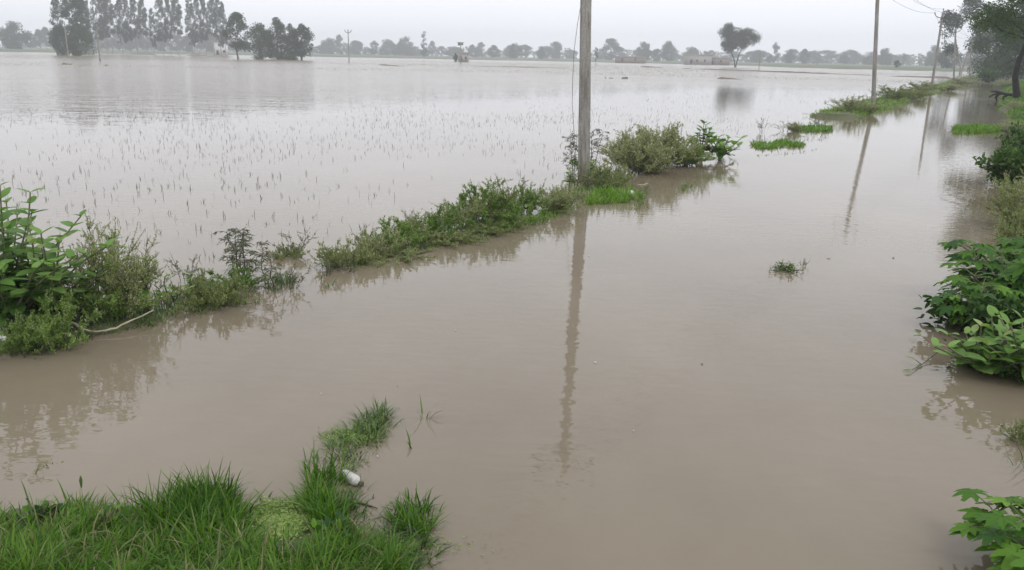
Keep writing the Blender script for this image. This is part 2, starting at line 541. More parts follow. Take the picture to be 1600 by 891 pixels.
def blades(mb, P, ang, lean, H, Wd, tint, curl=0.6):
    """grass blades: tapering strips that bend over"""
    n = len(P)
    R = 5
    u = np.linspace(0, 1, R)
    H = np.broadcast_to(H, (n,))[:, None]
    lean = np.broadcast_to(lean, (n,))[:, None]
    curl = np.broadcast_to(curl, (n,))[:, None]
    a = lean + curl * u[None] ** 1.3 * 1.6
    a = np.minimum(a, 2.3)
    du = 1.0 / (R - 1)
    hx = np.concatenate([np.zeros((n, 1)), np.cumsum(np.sin((a[:, 1:] + a[:, :-1]) / 2) * du, 1)], 1) * H
    hz = np.concatenate([np.zeros((n, 1)), np.cumsum(np.cos((a[:, 1:] + a[:, :-1]) / 2) * du, 1)], 1) * H
    ca, sa = np.cos(ang)[:, None], np.sin(ang)[:, None]
    c = np.stack([P[:, 0:1] + hx * ca, P[:, 1:2] + hx * sa, P[:, 2:3] + hz], -1)
    tw = ang + rng.normal(0, 0.5, n)
    S = np.stack([-np.sin(tw), np.cos(tw), np.zeros(n)], -1)
    w = np.array([0.7, 1.0, 0.9, 0.6, 0.04])
    off = S[:, None] * (np.broadcast_to(Wd, (n,))[:, None] * w[None])[..., None] * 0.5
    V = np.stack([c - off, c + off], 2)
    b = (np.arange(n) * R * 2)[:, None]
    q = np.array([[0, 1, 3, 2]])
    F = (b[:, None] + (np.arange(R - 1) * 2)[None, :, None] + q[None]).reshape(-1, 4)
    mb.add(V.reshape(-1, 3), F, np.repeat(np.broadcast_to(tint, (n,)), R * 2))


# ------------------------------------------------------------------ objects
def tag(o, label=None, cat=None, group=None, kind=None):
    if label:
        o['label'] = label
    if cat:
        o['category'] = cat
    if group:
        o['group'] = group
    if kind:
        o['kind'] = kind
    return o


def link(name, me, parent=None):
    o = bpy.data.objects.new(name, me)
    COL.objects.link(o)
    if parent is not None:
        o.parent = parent
    return o


def place(name, parts, loc, rz=0.0, sc=1.0, label=None, cat=None, group=None, tilt=(0, 0)):
    """a thing: an Empty at its base over copies of its part meshes; parts = [(part name, mesh)]"""
    root = bpy.data.objects.new(name, None)
    COL.objects.link(root)
    root.location = [float(c) for c in loc]
    root.rotation_euler = (tilt[0], tilt[1], rz)
    root.scale = (sc, sc, sc) if isinstance(sc, (int, float)) else sc
    root.empty_display_size = 0.2
    for pn, me in parts:
        link(pn, me, root)
    return tag(root, label, cat, group)


# ------------------------------------------------------------------ terrain and water
def sstep(a, b, x):
    k = np.clip((x - a) / (b - a), 0, 1)
    return k * k * (3 - 2 * k)


def bank_edge(s):
    return 7.25 + 0.25 * np.sin(s * 0.7) + 0.2 * np.sin(s * 0.23 + 1) - 0.9 * sstep(10, 60, s)


# low places that stand out of the flood: (px, py, radius along, radius across, height)
ISLES = [(60, 515, 1.5, 0.55, 0.1), (200, 500, 1.2, 0.5, 0.1), (330, 470, 0.8, 0.35, 0.06), (440, 445, 0.35, 0.2, 0.03),
         (600, 385, 1.6, 0.4, 0.07), (750, 350, 2.0, 0.5, 0.08), (860, 322, 1.4, 0.5, 0.08), (930, 300, 2.2, 0.75, 0.1), (985, 310, 0.9, 0.4, 0.06),
         (1010, 262, 2.4, 0.5, 0.1), (1100, 242, 2.0, 0.45, 0.1)]


def fore_bank(x, y):
    edge = 3.86 - 0.3 * sstep(-1.0, -0.35, x) - 3.2 * sstep(-0.55, 0.5, x) + 0.06 * np.sin(x * 5.0)
    return np.clip((edge - y) * 0.22, -0.4, 1.0)


def far_land(x, y):
    D = np.hypot(x, y)
    az = np.degrees(np.arctan2(x, y))
    edge = 480 - 120 * sstep(12, 20, az) + 10 * np.sin(az * 1.7) - 60 * sstep(-20, -30, az)
    return -0.4 + (1.1 + 0.35 * sstep(12, 20, az)) * sstep(0, 14, D - edge) + 0.3 * sstep(100, 400, D - edge)


def height(x, y):
    s, t = to_st(x, y)
    h = np.full(np.shape(x), -0.4)
    for (px, py, rs, rt, hh) in ISLES:
        g = G(px, py)
        s0, t0 = to_st(g[0], g[1])
        q = ((s - s0) / rs) ** 2 + ((t - t0) / rt) ** 2
        h = np.maximum(h, hh * 0.35 + 0.015 * np.sin(x * 9) * np.sin(y * 8) - 0.22 * np.maximum(q - 0.05, 0) ** 0.8)
    # verge of the road further along
    wob = 0.5 * np.sin(s * 0.35) + 0.3 * np.sin(s * 0.9 + 2)
    vw = 1.2 + 0.55 * sstep(60, 200, s) + 0.4 * wob
    vc = 0.15 + 0.7 * sstep(40, 200, s)
    verge = 0.16 - 0.5 * np.clip(np.abs(t - vc) - vw * 0.55, 0, 1) ** 1.0
    h = np.where(s > 20, np.maximum(h, np.where(s > 25.5, verge, -0.4)), h)
    e = bank_edge(s)
    rb = -0.4 + 0.85 * sstep(-0.7, 1.4, t - e) + 0.4 * sstep(1.0, 6.0, t - e)
    h = np.maximum(h, np.where(s < 420, rb, -0.4))
    h = np.maximum(h, fore_bank(x, y))
    h = np.maximum(h, far_land(x, y))
    return h


def axis(lo, hi, fine_lo, fine_hi, step, grow):
    a = list(np.arange(fine_lo, fine_hi, step))
    st = step
    x = fine_hi
    while x < hi:
        a.append(x)
        st *= grow
        x += st
    a.append(hi)
    st = step
    x = fine_lo
    pre = []
    while x > lo:
        st *= grow
        x -= st
        pre.append(max(x, lo))
    return np.unique(np.array(pre[::-1] + a))


S0, S1, T0, T1 = -120.0, 1150.0, -1150.0, 900.0
sa = axis(S0, S1, -14.0, 12.0, 0.16, 1.022)
ta = axis(T0, T1, -2.5, 9.5, 0.16, 1.06)
SS, TT = np.meshgrid(sa, ta, indexing='ij')
XX = RO[0] + RD[0] * SS + RN[0] * TT
YY = RO[1] + RD[1] * SS + RN[1] * TT
ZZ = height(XX, YY)
ZZ = ZZ + np.where(ZZ > -0.1, 1, 0) * rng.normal(0, 0.012, ZZ.shape)
mb = MB()
ni, nj = SS.shape
ii, jj = np.meshgrid(np.arange(ni - 1), np.arange(nj - 1), indexing='ij')
q = np.stack([ii * nj + jj, ii * nj + jj + 1, (ii + 1) * nj + jj + 1, (ii + 1) * nj + jj], -1).reshape(-1, 4)[:, ::-1]
mb.add(np.stack([XX, YY, ZZ], -1), q)
tag(link('ground', mb.mesh('ground', ground_material(), True)), kind='structure')

mb = MB()
c = [ST(S0 + 0.5, T0 + 0.5), ST(S0 + 0.5, T1 - 0.5), ST(S1 - 0.5, T1 - 0.5), ST(S1 - 0.5, T0 + 0.5)]
mb.add(c, [(0, 1, 2, 3)][::1])
wm = mb.mesh('flood_water', water_material())
if wm.polygons[0].normal.z < 0:
    wm.flip_normals()
tag(link('flood_water', wm), kind='structure')


def Z(p):
    return max(0.0, float(height(np.array([p[0]]), np.array([p[1]]))[0]))


def on(p, dz=-0.01):
    return np.array([p[0], p[1], Z(p) + dz])


# low earth bunds between the fields
def bund(px0, D0, px1, D1, name='field_bund', h=0.22, w=0.7, gaps=0.0):
    a, b = far(px0, D0), far(px1, D1)
    n = max(8, int(np.hypot(*(b - a)[:2]) / 2.5))
    u = np.linspace(0, 1, n)
    pts = a[None] * (1 - u[:, None]) + b[None] * u[:, None]
    side = unit(np.array([-(b - a)[1], (b - a)[0], 0]))
    m = MB()
    ph = rng.uniform(0, 9)
    hh = h * (0.7 + 0.5 * np.sin(u * n * 0.37 + ph) * np.sin(u * n * 0.11 + 1)) + rng.normal(0, 0.05, n) - gaps
    hh[0] = hh[-1] = -0.1
    prof = [(-1, -0.3), (-0.45, 0.8), (0, 1.0), (0.45, 0.8), (1, -0.3)]
    V = np.stack([pts + side * w * o + np.array([0, 0, 1]) * (hh[:, None] * k if k > 0 else -0.3) for o, k in prof], 1)
    i = np.arange(n - 1)[:, None] * 5
    j = np.arange(4)[None]
    F = np.stack([i + j, i + j + 1, i + 5 + j + 1, i + 5 + j], -1).reshape(-1, 4)
    m.add(V.reshape(-1, 3), F)
    return tag(link(name, m.mesh(name, M['mud'], True)), kind='structure')


bund(1000, 255, 1500, 175, h=0.3)
bund(1120, 118, 1182, 116, h=0.16, w=0.4)
bund(945, 105, 962, 105, h=0.16, w=0.3)
bund(972, 105, 984, 105, h=0.16, w=0.3)
bund(590, 185, 632, 168, h=0.2, w=0.4)
bund(640, 205, 905, 190, h=0.16, gaps=0.06)
bund(135, 400, 245, 395, h=0.55, w=1.2)
bund(275, 400, 362, 330, h=0.6, w=1.2)
bund(0, 440, 92, 420, h=0.35, w=1.2)
bund(92, 138, 112, 138, h=0.16, w=0.25, gaps=0.03)
bund(160, 132, 168, 132, h=0.16, w=0.25)

# ------------------------------------------------------------------ plant kinds
def feathery(seed, H=0.8, R=0.6, stems=16, leaf=0.035, dens=1.0, pale=0.12, mat='weed', stemmat='stem', arch=0.5, low=0.12):
    """bushy roadside weed: many thin forked stems set with little leaves and pale flower heads"""
    global rng
    rng = np.random.default_rng(int(seed * 101 + H * 1000))
    st, lv = MB(), MB()
    for i in range(stems):
        a = rng.uniform(0, 2 * PI)
        out = rng.uniform(0.05, 1) ** 0.7
        h = H * rng.uniform(0.6, 1.0) * (1 - 0.6 * out ** 1.5)
        u = np.linspace(0, 1, 6)
        b = np.array([math.cos(a), math.sin(a), 0]) * R * 0.35 * rng.uniform(0, 1)
        d = np.array([math.cos(a + rng.normal(0, 0.3)), math.sin(a + rng.normal(0, 0.3)), 0])
        pts = b[None] + d[None] * (R * out * u ** (1 + arch))[:, None] + np.array([0, 0, 1])[None] * (h * u ** 0.85)[:, None]
        pts[1:] += rng.normal(0, 0.02, (5, 3)) * H
        tube(st, pts, np.linspace(0.006, 0.002, 6), 3, False)
        br = [pts]
        for k in range(int(9 * dens) + 2):
            f = rng.uniform(low + 0.1, 0.98)
            p0 = np.array([np.interp(f, u, pts[:, c]) for c in range(3)])
            dd = unit(rng.normal(0, 1, 3) * [1, 1, 0.5] + d * 0.4 + np.array([0, 0, 0.75]))
            ln = H * rng.uniform(0.1, 0.28)
            q = np.stack([p0, p0 + dd * ln * 0.5 + rng.normal(0, 0.01, 3), p0 + dd * ln + np.array([0, 0, 0.02])])
            tube(st, q, [0.003, 0.0022, 0.0015], 3, False)
            br.append(q)
        for bi, q in enumerate(br):
            n = int((34 if bi else 36) * dens)
            f = rng.uniform(low if bi == 0 else 0.0, 1, n) * (len(q) - 1)
            k = np.minimum(f.astype(int), len(q) - 2)
            P = q[k] + (q[k + 1] - q[k]) * (f - k)[:, None]
            D = rng.normal(0, 1, (n, 3)) + np.array([0, 0, 0.35])
            t = np.clip(rng.normal(0.58, 0.2, n), 0, 0.92)
            fl = (rng.uniform(0, 1, n) < pale) & (f > 0.55 * (len(q) - 1))
            t = np.where(fl, rng.uniform(0.94, 1.0, n), t)
            small_leaves(lv, P, D, leaf * rng.uniform(0.5, 1.3, n) * np.where(fl, 0.5, 1), leaf * rng.uniform(0.22, 0.5, n), t)
    return [('stems', st.mesh('weed_stems', M[stemmat])), ('foliage', lv.mesh('weed_foliage', M[mat]))]


def spindly(seed, H=0.6, n=2, mat='dull_weed', R=0.25, leaf=0.09):
    """tall thin weed with spreading twigs and narrow drooping leaves"""
    global rng
    rng = np.random.default_rng(int(seed * 101 + H * 1000))
    st, lv = MB(), MB()
    for i in range(n):
        b = rng.normal(0, 0.08, 3) * [1, 1, 0]
        tip = b + np.array([rng.normal(0, 0.1), rng.normal(0, 0.1), H * rng.uniform(0.8, 1)])
        u = np.linspace(0, 1, 6)[:, None]
        pts = b + (tip - b) * u + rng.normal(0, 0.012, (6, 3))
        tube(st, pts, np.linspace(0.008, 0.003, 6), 4, False)
        for k in range(18):
            f = 0.12 + 0.88 * (k / 17) ** 0.8
            p0 = b + (tip - b) * f
            a = rng.uniform(0, 2 * PI)
            ln = R * rng.uniform(0.5, 1) * (1.15 - 0.5 * f)
            q = np.stack([p0 + np.array([math.cos(a) * ln * v, math.sin(a) * ln * v, ln * (0.75 * v - 0.55 * v * v)]) for v in (0, 0.35, 0.7, 1)])
            tube(st, q, [0.004, 0.003, 0.0025, 0.0015], 3, False)
            m = 9
            ff = rng.uniform(0.2, 1, m) * 3
            kk = np.minimum(ff.astype(int), 2)
            P = q[kk] + (q[kk + 1] - q[kk]) * (ff - kk)[:, None]
            D = np.stack([np.cos(a + rng.normal(0, 0.9, m)), np.sin(a + rng.normal(0, 0.9, m)), rng.normal(-0.45, 0.4, m)], -1)
            small_leaves(lv, P, D, leaf * rng.uniform(0.5, 1.1, m), leaf * 0.15, np.clip(rng.normal(0.5, 0.25, m), 0, 1))
    return [('stems', st.mesh('spindly_stems', M['brown_stem'])), ('foliage', lv.mesh('spindly_foliage', M[mat]))]


def calotropis(seed, H=0.9, R=0.5, stems=7, L=0.16, mat='calotropis', spread=0.6, lowleaf=0.15, ratio=0.6):
    """thick-stemmed plant with pairs of broad oval leaves standing crosswise up every stem"""
    global rng
    rng = np.random.default_rng(int(seed * 101 + H * 1000))
    st, lv = MB(), MB()
    for i in range(stems):
        a = 2 * PI * i / stems + rng.normal(0, 0.4)
        out = rng.uniform(0.15, 1) if i else 0.05
        h = H * rng.uniform(0.6, 1.0) * (1 - 0.3 * out)
        u = np.linspace(0, 1, 7)
        d = np.array([math.cos(a), math.sin(a), 0])
        pts = d[None] * (R * spread * out * u ** 1.3)[:, None] + np.array([0, 0, 1])[None] * (h * u)[:, None] + rng.normal(0, 0.012, (7, 3)) * u[:, None]
        tube(st, pts, np.linspace(0.013, 0.006, 7), 5, False)
        step = L * 0.48
        k = max(3, int(h * (1 - lowleaf) / step))
        a0 = rng.uniform(0, PI)
        for j in range(k):
            f = lowleaf + (1 - lowleaf) * (j + 1) / k
            p0 = np.array([np.interp(f, u, pts[:, c]) for c in range(3)])
            sz = L * (1.05 - 0.45 * max(0, f - 0.6) / 0.4) * rng.uniform(0.8, 1.1)
            up = 0.15 + 1.0 * max(0, f - 0.55) + rng.normal(0, 0.15)
            for sgn in (0, PI):
                aa = a0 + j * PI / 2 + sgn + rng.normal(0, 0.22)
                D = np.array([[math.cos(aa), math.sin(aa), up + rng.normal(0, 0.12)]])
                Nn = np.array([[-math.cos(aa) * up * 0.7, -math.sin(aa) * up * 0.7, 1.0]]) + rng.normal(0, 0.12, (1, 3))
                big_leaves(lv, p0[None], D, Nn, sz, sz * ratio * rng.uniform(0.9, 1.1), np.clip(rng.normal(0.42 + 0.3 * f, 0.14), 0, 1), droop=rng.uniform(0.0, 0.3), fold=rng.uniform(0.1, 0.35), shape=0.85, wave=0.008)
    return [('stems', st.mesh('broadleaf_stems', M['stem'])), ('foliage', lv.mesh('broadleaf_leaves', M[mat], True))]


def castor(seed, H=0.7, R=0.6, n=60, L=0.15):
    """castor plant: star-shaped leaves held out on long stalks in tiers"""
    global rng
    rng = np.random.default_rng(int(seed * 101 + H * 1000))
    st, lv = MB(), MB()
    stems = 6
    for i in range(stems):
        a = 2 * PI * i / stems + rng.normal(0, 0.3)
        out = rng.uniform(0.2, 1)
        u = np.linspace(0, 1, 6)
        d = np.array([math.cos(a), math.sin(a), 0])
        h = H * rng.uniform(0.6, 0.95) * (1 - 0.3 * out)
        pts = d[None] * (R * 0.6 * out * u)[:, None] + np.array([0, 0, 1])[None] * (h * u)[:, None]
        tube(st, pts, np.linspace(0.012, 0.006, 6), 5, False)
        for j in range(n // stems):
            f = rng.uniform(0.2, 1) if j else 1.0
            p0 = np.array([np.interp(f, u, pts[:, c]) for c in range(3)])
            aa = rng.uniform(0, 2 * PI) if rng.uniform() < 0.5 else a + rng.normal(0, 0.9)
            ln = L * rng.uniform(0.7, 1.5)
            tip = p0 + np.array([math.cos(aa) * ln, math.sin(aa) * ln, ln * rng.uniform(0.05, 0.6)])
            tube(st, [p0, (p0 + tip) / 2 + [0, 0, 0.02], tip], [0.004, 0.0035, 0.003], 4, False)
            D = np.array([[math.cos(aa), math.sin(aa), rng.uniform(-0.45, 0.15)]])
            Nn = np.array([[0.25 * math.cos(aa), 0.25 * math.sin(aa), 1.0]]) + rng.normal(0, 0.15, (1, 3))
            palm_leaves(lv, tip[None], D, Nn, L * rng.uniform(0.65, 1.15), np.clip(rng.normal(0.45, 0.22), 0, 1))
    return [('stems', st.mesh('castor_stems', M['stem'])), ('foliage', lv.mesh('castor_leaves', M['castor'], True))]


def leafy_bush(seed, H=0.8, R=0.7, n=900, leaf=0.09, mat='bush'):
    global rng
    rng = np.random.default_rng(int(seed * 101 + H * 1000))
    st, lv = MB(), MB()
    for i in range(14):
        a = rng.uniform(0, 2 * PI)
        o = rng.uniform(0.2, 1)
        e = np.array([math.cos(a) * R * o, math.sin(a) * R * o, H * rng.uniform(0.35, 1) * (1.1 - 0.5 * o)])
        mid = e * [0.45, 0.45, 0.65]
        pts = np.stack([np.zeros(3), mid, e])
        tube(st, pts, [0.012, 0.008, 0.004], 4, False)
        m = n // 14
        f = rng.uniform(0.3, 1.0, m)
        P = np.where(f[:, None] < 0.5, mid * (f[:, None] * 2), mid + (e - mid) * (f[:, None] * 2 - 1)) + rng.normal(0, 0.09, (m, 3)) * R
        P[:, 2] = np.maximum(P[:, 2], 0.02)
        D = unit(P - np.array([0, 0, H * 0.2])) + rng.normal(0, 0.6, (m, 3))
        Nn = np.array([0, 0, 1.0]) + rng.normal(0, 0.5, (m, 3))
        big_leaves(lv, P, D, Nn, leaf * rng.uniform(0.6, 1.2, m), leaf * 0.5 * rng.uniform(0.8, 1.2, m), np.clip(rng.normal(0.45, 0.25, m), 0, 1), droop=0.25, fold=0.3)
    return [('stems', st.mesh('bush_stems', M['brown_stem'])), ('foliage', lv.mesh('bush_leaves', M[mat]))]


def grass_clump_mesh(pts, H, Wd, mat, per=18, spread=0.04, lean=0.35, name='grass_blades', dry=0.0, curl=0.55):
    m = MB()
    pts = np.asarray(pts)
    n = len(pts) * per
    C = np.repeat(pts, per, 0)
    a = rng.uniform(0, 2 * PI, n)
    r = np.abs(rng.normal(0, spread, n))
    P = C + np.stack([np.cos(a) * r, np.sin(a) * r, np.full(n, -0.015)], -1)
    hs = np.repeat(rng.uniform(0.45, 1.2, len(pts)), per)
    tt = np.repeat(rng.normal(0.45, 0.13, len(pts)), per)
    t = np.clip(tt + rng.normal(0, 0.17, n), 0, 0.94)
    t = np.where(rng.uniform(0, 1, n) < dry, rng.uniform(0.95, 1, n), t)
    blades(m, P, a + rng.normal(0, 0.5, n), np.abs(rng.normal(lean, lean * 0.6, n)), H * hs * rng.uniform(0.45, 1.15, n), Wd * rng.uniform(0.6, 1.3, n), t, curl=np.abs(rng.normal(curl, 0.3, n)))
    return m.mesh(name, M[mat])


def in_poly(P, poly):
    poly = np.asarray(poly)
    x, y = P[:, 0], P[:, 1]
    c = np.zeros(len(P), bool)
    j = len(poly) - 1
    for i in range(len(poly)):
        xi, yi = poly[i]
        xj, yj = poly[j]
        c ^= ((yi > y) != (yj > y)) & (x < (xj - xi) * (y - yi) / (yj - yi + 1e-12) + xi)
        j = i
    return c


def poly_pts(pix, n, z=None):
    """n scattered ground points in the outline that the photograph shows at these pixels"""
    w = np.array([G(*p)[:2] for p in pix])
    lo, hi = w.min(0), w.max(0)
    out = np.zeros((0, 2))
    while len(out) < n:
        P = rng.uniform(lo, hi, (n * 3, 2))
        out = np.concatenate([out, P[in_poly(P, w)]])
    out = out[:n]
    h = np.maximum(0.0, height(out[:, 0], out[:, 1]))
    return np.column_stack([out, h])


def ell_pts(px, py, rs, rt, n):
    """n ground points in an ellipse lying along the road"""
    g = G(px, py)
    s0, t0 = to_st(g[0], g[1])
    a = rng.uniform(0, 2 * PI, n)
    r = np.sqrt(rng.uniform(0, 1, n))
    s, t = s0 + rs * r * np.cos(a), t0 + rt * r * np.sin(a)
    x = RO[0] + RD[0] * s + RN[0] * t
    y = RO[1] + RD[1] * s + RN[1] * t
    return np.column_stack([x, y, np.maximum(0, height(x, y))])


# ------------------------------------------------------------------ trees
def tree_mesh(H, W, shape='round', n=2600, leaf=0.55, trunk_r=0.25, base=0.25, clusters=26, mat='tree', bark='bark', lobes=None, cl_r=0.17, fork=1, lean=0.0, limbs=1.0, crook=0.03):
    """tapered trunk, limbs to every leaf clump and a crown of loose leaf clumps with gaps between"""
    tr, cr = MB(), MB()
    cen = []
    if lobes:
        for (lx, lz, rx, rz, k) in lobes:
            for _ in range(k):
                d = rand_unit(1)[0] * rng.uniform(0.35, 1.0) ** 0.5
                cen.append((W * (lx + rx * d[0]), W * rx * d[1], H * (lz + rz * d[2])))
    else:
        k = 0
        while len(cen) < clusters and k < 5000:
            k += 1
            z = rng.uniform(base, 1.0)
            f = (z - base) / (1 - base)
            if shape == 'column':
                r = 0.5 * (0.45 + 0.75 * math.sin(PI * min(1, f * 0.9 + 0.12)) ** 0.8) * (1 - 0.5 * f ** 4)
            elif shape == 'poplar':
                r = 0.5 * math.sin(PI * (0.08 + 0.88 * f)) ** 0.7
            else:
                r = 0.5 * math.sqrt(max(0.0, 1 - (2 * f - 0.92) ** 2 * 0.95))
            a = rng.uniform(0, 2 * PI)
            q = r * math.sqrt(rng.uniform(0.1, 1)) * 0.88
            cen.append((W * q * math.cos(a), W * q * math.sin(a), H * z * 0.95))
    cen = np.array(cen)
    # trunk
    top = H * (0.92 if shape in ('column', 'poplar') else 0.62)
    u = np.linspace(0, 1, 9)
    if fork == 1:
        axes = [np.column_stack([lean * H * u + W * crook * (np.sin(u * 9 + 2) - math.sin(2)), W * 0.03 * np.sin(u * 4 + rng.uniform(0, 6)), -0.3 + (top + 0.3) * u])]
    else:
        axes = []
        for k in range(fork):
            ofs = (k - (fork - 1) / 2) * W * 0.42
            axes.append(np.column_stack([ofs * u ** 1.2 + W * 0.015 * np.sin(u * 7 + k), W * 0.05 * (k % 2) * u, -0.3 + (top + 0.3) * u]))
    for ax in axes:
        rr = trunk_r * (1 - 0.75 * u) * (0.8 if fork > 1 else 1)
        rr[0] *= 1.25
        tube(tr, ax, rr, 7)
    for c0 in cen:
        if rng.uniform() > limbs:
            continue
        ax = axes[int(np.argmin([np.hypot(*(ax[-1] - c0)[:2]) for ax in axes]))]
        zz = np.clip(c0[2] - np.hypot(c0[0], c0[1]) * rng.uniform(0.5, 1.1), base * H * 0.55, top * 0.97)
        p0 = np.array([np.interp(zz, ax[:, 2], ax[:, k]) for k in range(3)])
        mid = p0 * 0.5 + c0 * 0.5 + np.array([0, 0, -0.04 * H]) * rng.uniform(0, 1) + rng.normal(0, 0.02, 3) * W
        r0 = trunk_r * 0.2
        tube(tr, [p0, mid, c0], [r0, r0 * 0.6, r0 * 0.2], 4, False)
    per = n // len(cen)
    for c0 in cen:
        rc = W * cl_r * rng.uniform(0.6, 1.25)
        m = int(per * rng.uniform(0.6, 1.4))
        d = rand_unit(m)
        P = c0 + d * (rng.uniform(0, 1, m) ** 0.45)[:, None] * rc * np.array([1, 1, 0.8])
        D = d + rng.normal(0, 0.7, (m, 3)) + np.array([0, 0, -0.3])
        t0 = rng.normal(0.45, 0.12)
        small_leaves(cr, P, D, leaf * rng.uniform(0.5, 1.3, m), leaf * rng.uniform(0.35, 0.8, m), np.clip(t0 + rng.normal(0, 0.18, m), 0, 1))
    return [('trunk', tr.mesh('tree_trunk', M[bark], True)), ('crown', cr.mesh('tree_crown', M[mat]))]


EUC = [tree_mesh(27, 6.5, 'column', 5200, 0.6, 0.3, 0.18 + 0.05 * k, 84, 'euc', 'pale_bark', cl_r=0.15, limbs=0.4) for k in range(4)]
ROUND = [tree_mesh(12, 14, 'round', 6000, 0.7, 0.3, 0.06 + 0.06 * (k % 2), 40 + 4 * k, 'tree', 'bark', cl_r=0.16, limbs=0.5) for k in range(4)]
LOOSE = [tree_mesh(14, 11, 'round', 3600, 0.7, 0.3, 0.1, 32, 'euc', 'bark', cl_r=0.14, limbs=0.6) for k in range(3)]
SLIM = [tree_mesh(15, 5, 'poplar', 900, 0.6, 0.2, 0.15, 20, 'euc', 'bark', cl_r=0.18) for k in range(2)]


def far_tree(kit, nat, px, D, hpx, wpx, label, group=None, name='broadleaf_tree', z=None):
    """kit mesh of natural size nat=(H, W); set to the height and width the photograph shows at that distance"""
    p = far(px, D)
    p[2] = Z(p) - 0.05 if z is None else z
    h = hpx * D / FPX
    w = wpx * D / FPX
    place(name, kit, p, rng.uniform(0, 6.28), (w / nat[1], w / nat[1], h / nat[0]), label, 'tree', group)


NR, NE, NL, NS = (12, 14), (27, 6.5), (14, 11), (15, 5)
ORD = 'first second third fourth fifth sixth seventh eighth ninth tenth eleventh twelfth thirteenth fourteenth fifteenth sixteenth seventeenth eighteenth nineteenth'.split()
row = [(139, 84, 19), (157, 88, 20), (167, 85, 16), (176, 84, 18), (192, 88, 19), (203, 84, 14), (215, 86, 16), (227, 80, 17), (241, 64, 13), (255, 86, 20),
       (267, 86, 14), (280, 88, 20), (301, 86, 18), (312, 84, 16), (322, 84, 16), (335, 84, 18), (345, 83, 18), (352, 76, 12)]
for i, (px, hp, wp) in enumerate(row):
    far_tree(EUC[i % 4], NE, px, 395 + rng.uniform(-10, 14), hp, wp * 0.72, f'{ORD[i]} eucalyptus from the left in the tall misty row across the field', 'eucalyptus row across the field', 'eucalyptus_tree')
far_tree(EUC[1], NE, 95, 300, 80, 15, 'slender eucalyptus standing apart at the left end of the tall row', None, 'eucalyptus_tree')
far_tree(EUC[3], NE, 118, 292, 96, 22, 'tallest dark tree with leaves down to the water left of the eucalyptus row', None, 'eucalyptus_tree')
far_tree(EUC[2], NE, 132, 300, 92, 16, 'dark leaning tree beside the tallest dark tree of the left group', None, 'eucalyptus_tree')
far_tree(ROUND[0], NR, 124, 288, 42, 40, 'low dense dark tree at the foot of the tallest left tree')
far_tree(ROUND[2], NR, 97, 294, 36, 30, 'low dark tree at the foot of the slender apart eucalyptus')
far_tree(ROUND[1], NR, 22, 560, 33, 40, 'round pale grey tree at the far left edge of the shore')
for px, hp, wp in ((48, 22, 20), (62, 24, 16), (74, 27, 18), (84, 26, 18)):
    far_tree(LOOSE[px % 3], NL, px, 700, hp, wp, 'hazy small tree between the round left tree and the slender eucalyptus', 'hazy trees by the left edge')
for i, px in enumerate(range(142, 365, 15)):
    far_tree(LOOSE[i % 3], NL, px + rng.uniform(-4, 4), 690 + rng.uniform(-10, 25), 26 + rng.uniform(-5, 7), 24, 'low hazy tree in the misty belt behind the eucalyptus row', 'misty belt behind the eucalyptus row')

# dark clump standing in the flooded field
CL = [(372, 268, 63, 40, 0), (408, 272, 48, 44, 1), (434, 276, 58, 38, 2), (455, 280, 50, 24, 3), (470, 266, 52, 40, 1)]
CLAB = ['separate leafy tree with bare lower trunk left of the dark clump', 'broad dark tree with low crown in the middle of the clump',
        'tallest pointed tree of the dark clump in the field', 'narrow tree squeezed between the tallest and the right clump tree', 'dark round tree with bare trunk at the right end of the clump']
CK = [tree_mesh(12, 9, 'round', 4500, 0.5, 0.3, 0.26, 34, 'tree', 'bark', cl_r=0.17, lean=0.03, limbs=0.5), tree_mesh(11, 10, 'round', 6500, 0.5, 0.4, 0.05, 52, 'tree', 'bark', cl_r=0.17, limbs=0.4),
      tree_mesh(12, 8, 'round', 5500, 0.5, 0.35, 0.05, 46, 'tree', 'bark', cl_r=0.17, limbs=0.4), tree_mesh(11, 9, 'round', 5000, 0.5, 0.35, 0.16, 42, 'tree', 'bark', cl_r=0.17, limbs=0.4)]
CN = [(12, 9), (11, 10), (12, 8), (11, 9)]
for (px, D, hp, wp, k), lb in zip(CL, CLAB):
    kk = [0, 1, 2, 2, 3][CL.index((px, D, hp, wp, k))]
    far_tree(CK[kk], CN[kk], px, D, hp, wp, lb, 'trees standing in the flooded field')
lowb = leafy_bush(3, 1.6, 2.2, 500, 0.35, 'bush')
for px, lb in ((405, 'low dark bush at the water under the broad clump tree'), (448, 'low dark bush at the water between the clump trunks'), (458, 'low spreading bush beside the right clump trunk')):
    place('shrub', lowb, far(px, 264, -0.1), rng.uniform(0, 6), 1.0, lb, 'shrub')

# heart-shaped twin-stemmed tree
heart = tree_mesh(18, 15, n=11000, leaf=0.6, trunk_r=0.33, base=0.3, bark='bark', fork=2, cl_r=0.13,
                  lobes=[(-0.2, 0.8, 0.22, 0.17, 20), (-0.2, 0.55, 0.22, 0.16, 16), (0.27, 0.68, 0.24, 0.19, 26), (0.05, 0.58, 0.2, 0.14, 12)])
place('heart_shaped_tree', heart, far(1149, 335, -0.05), rad(-17), (0.95, 0.95, 0.9), 'lone dark heart-shaped tree with two trunks standing in the water', 'tree')

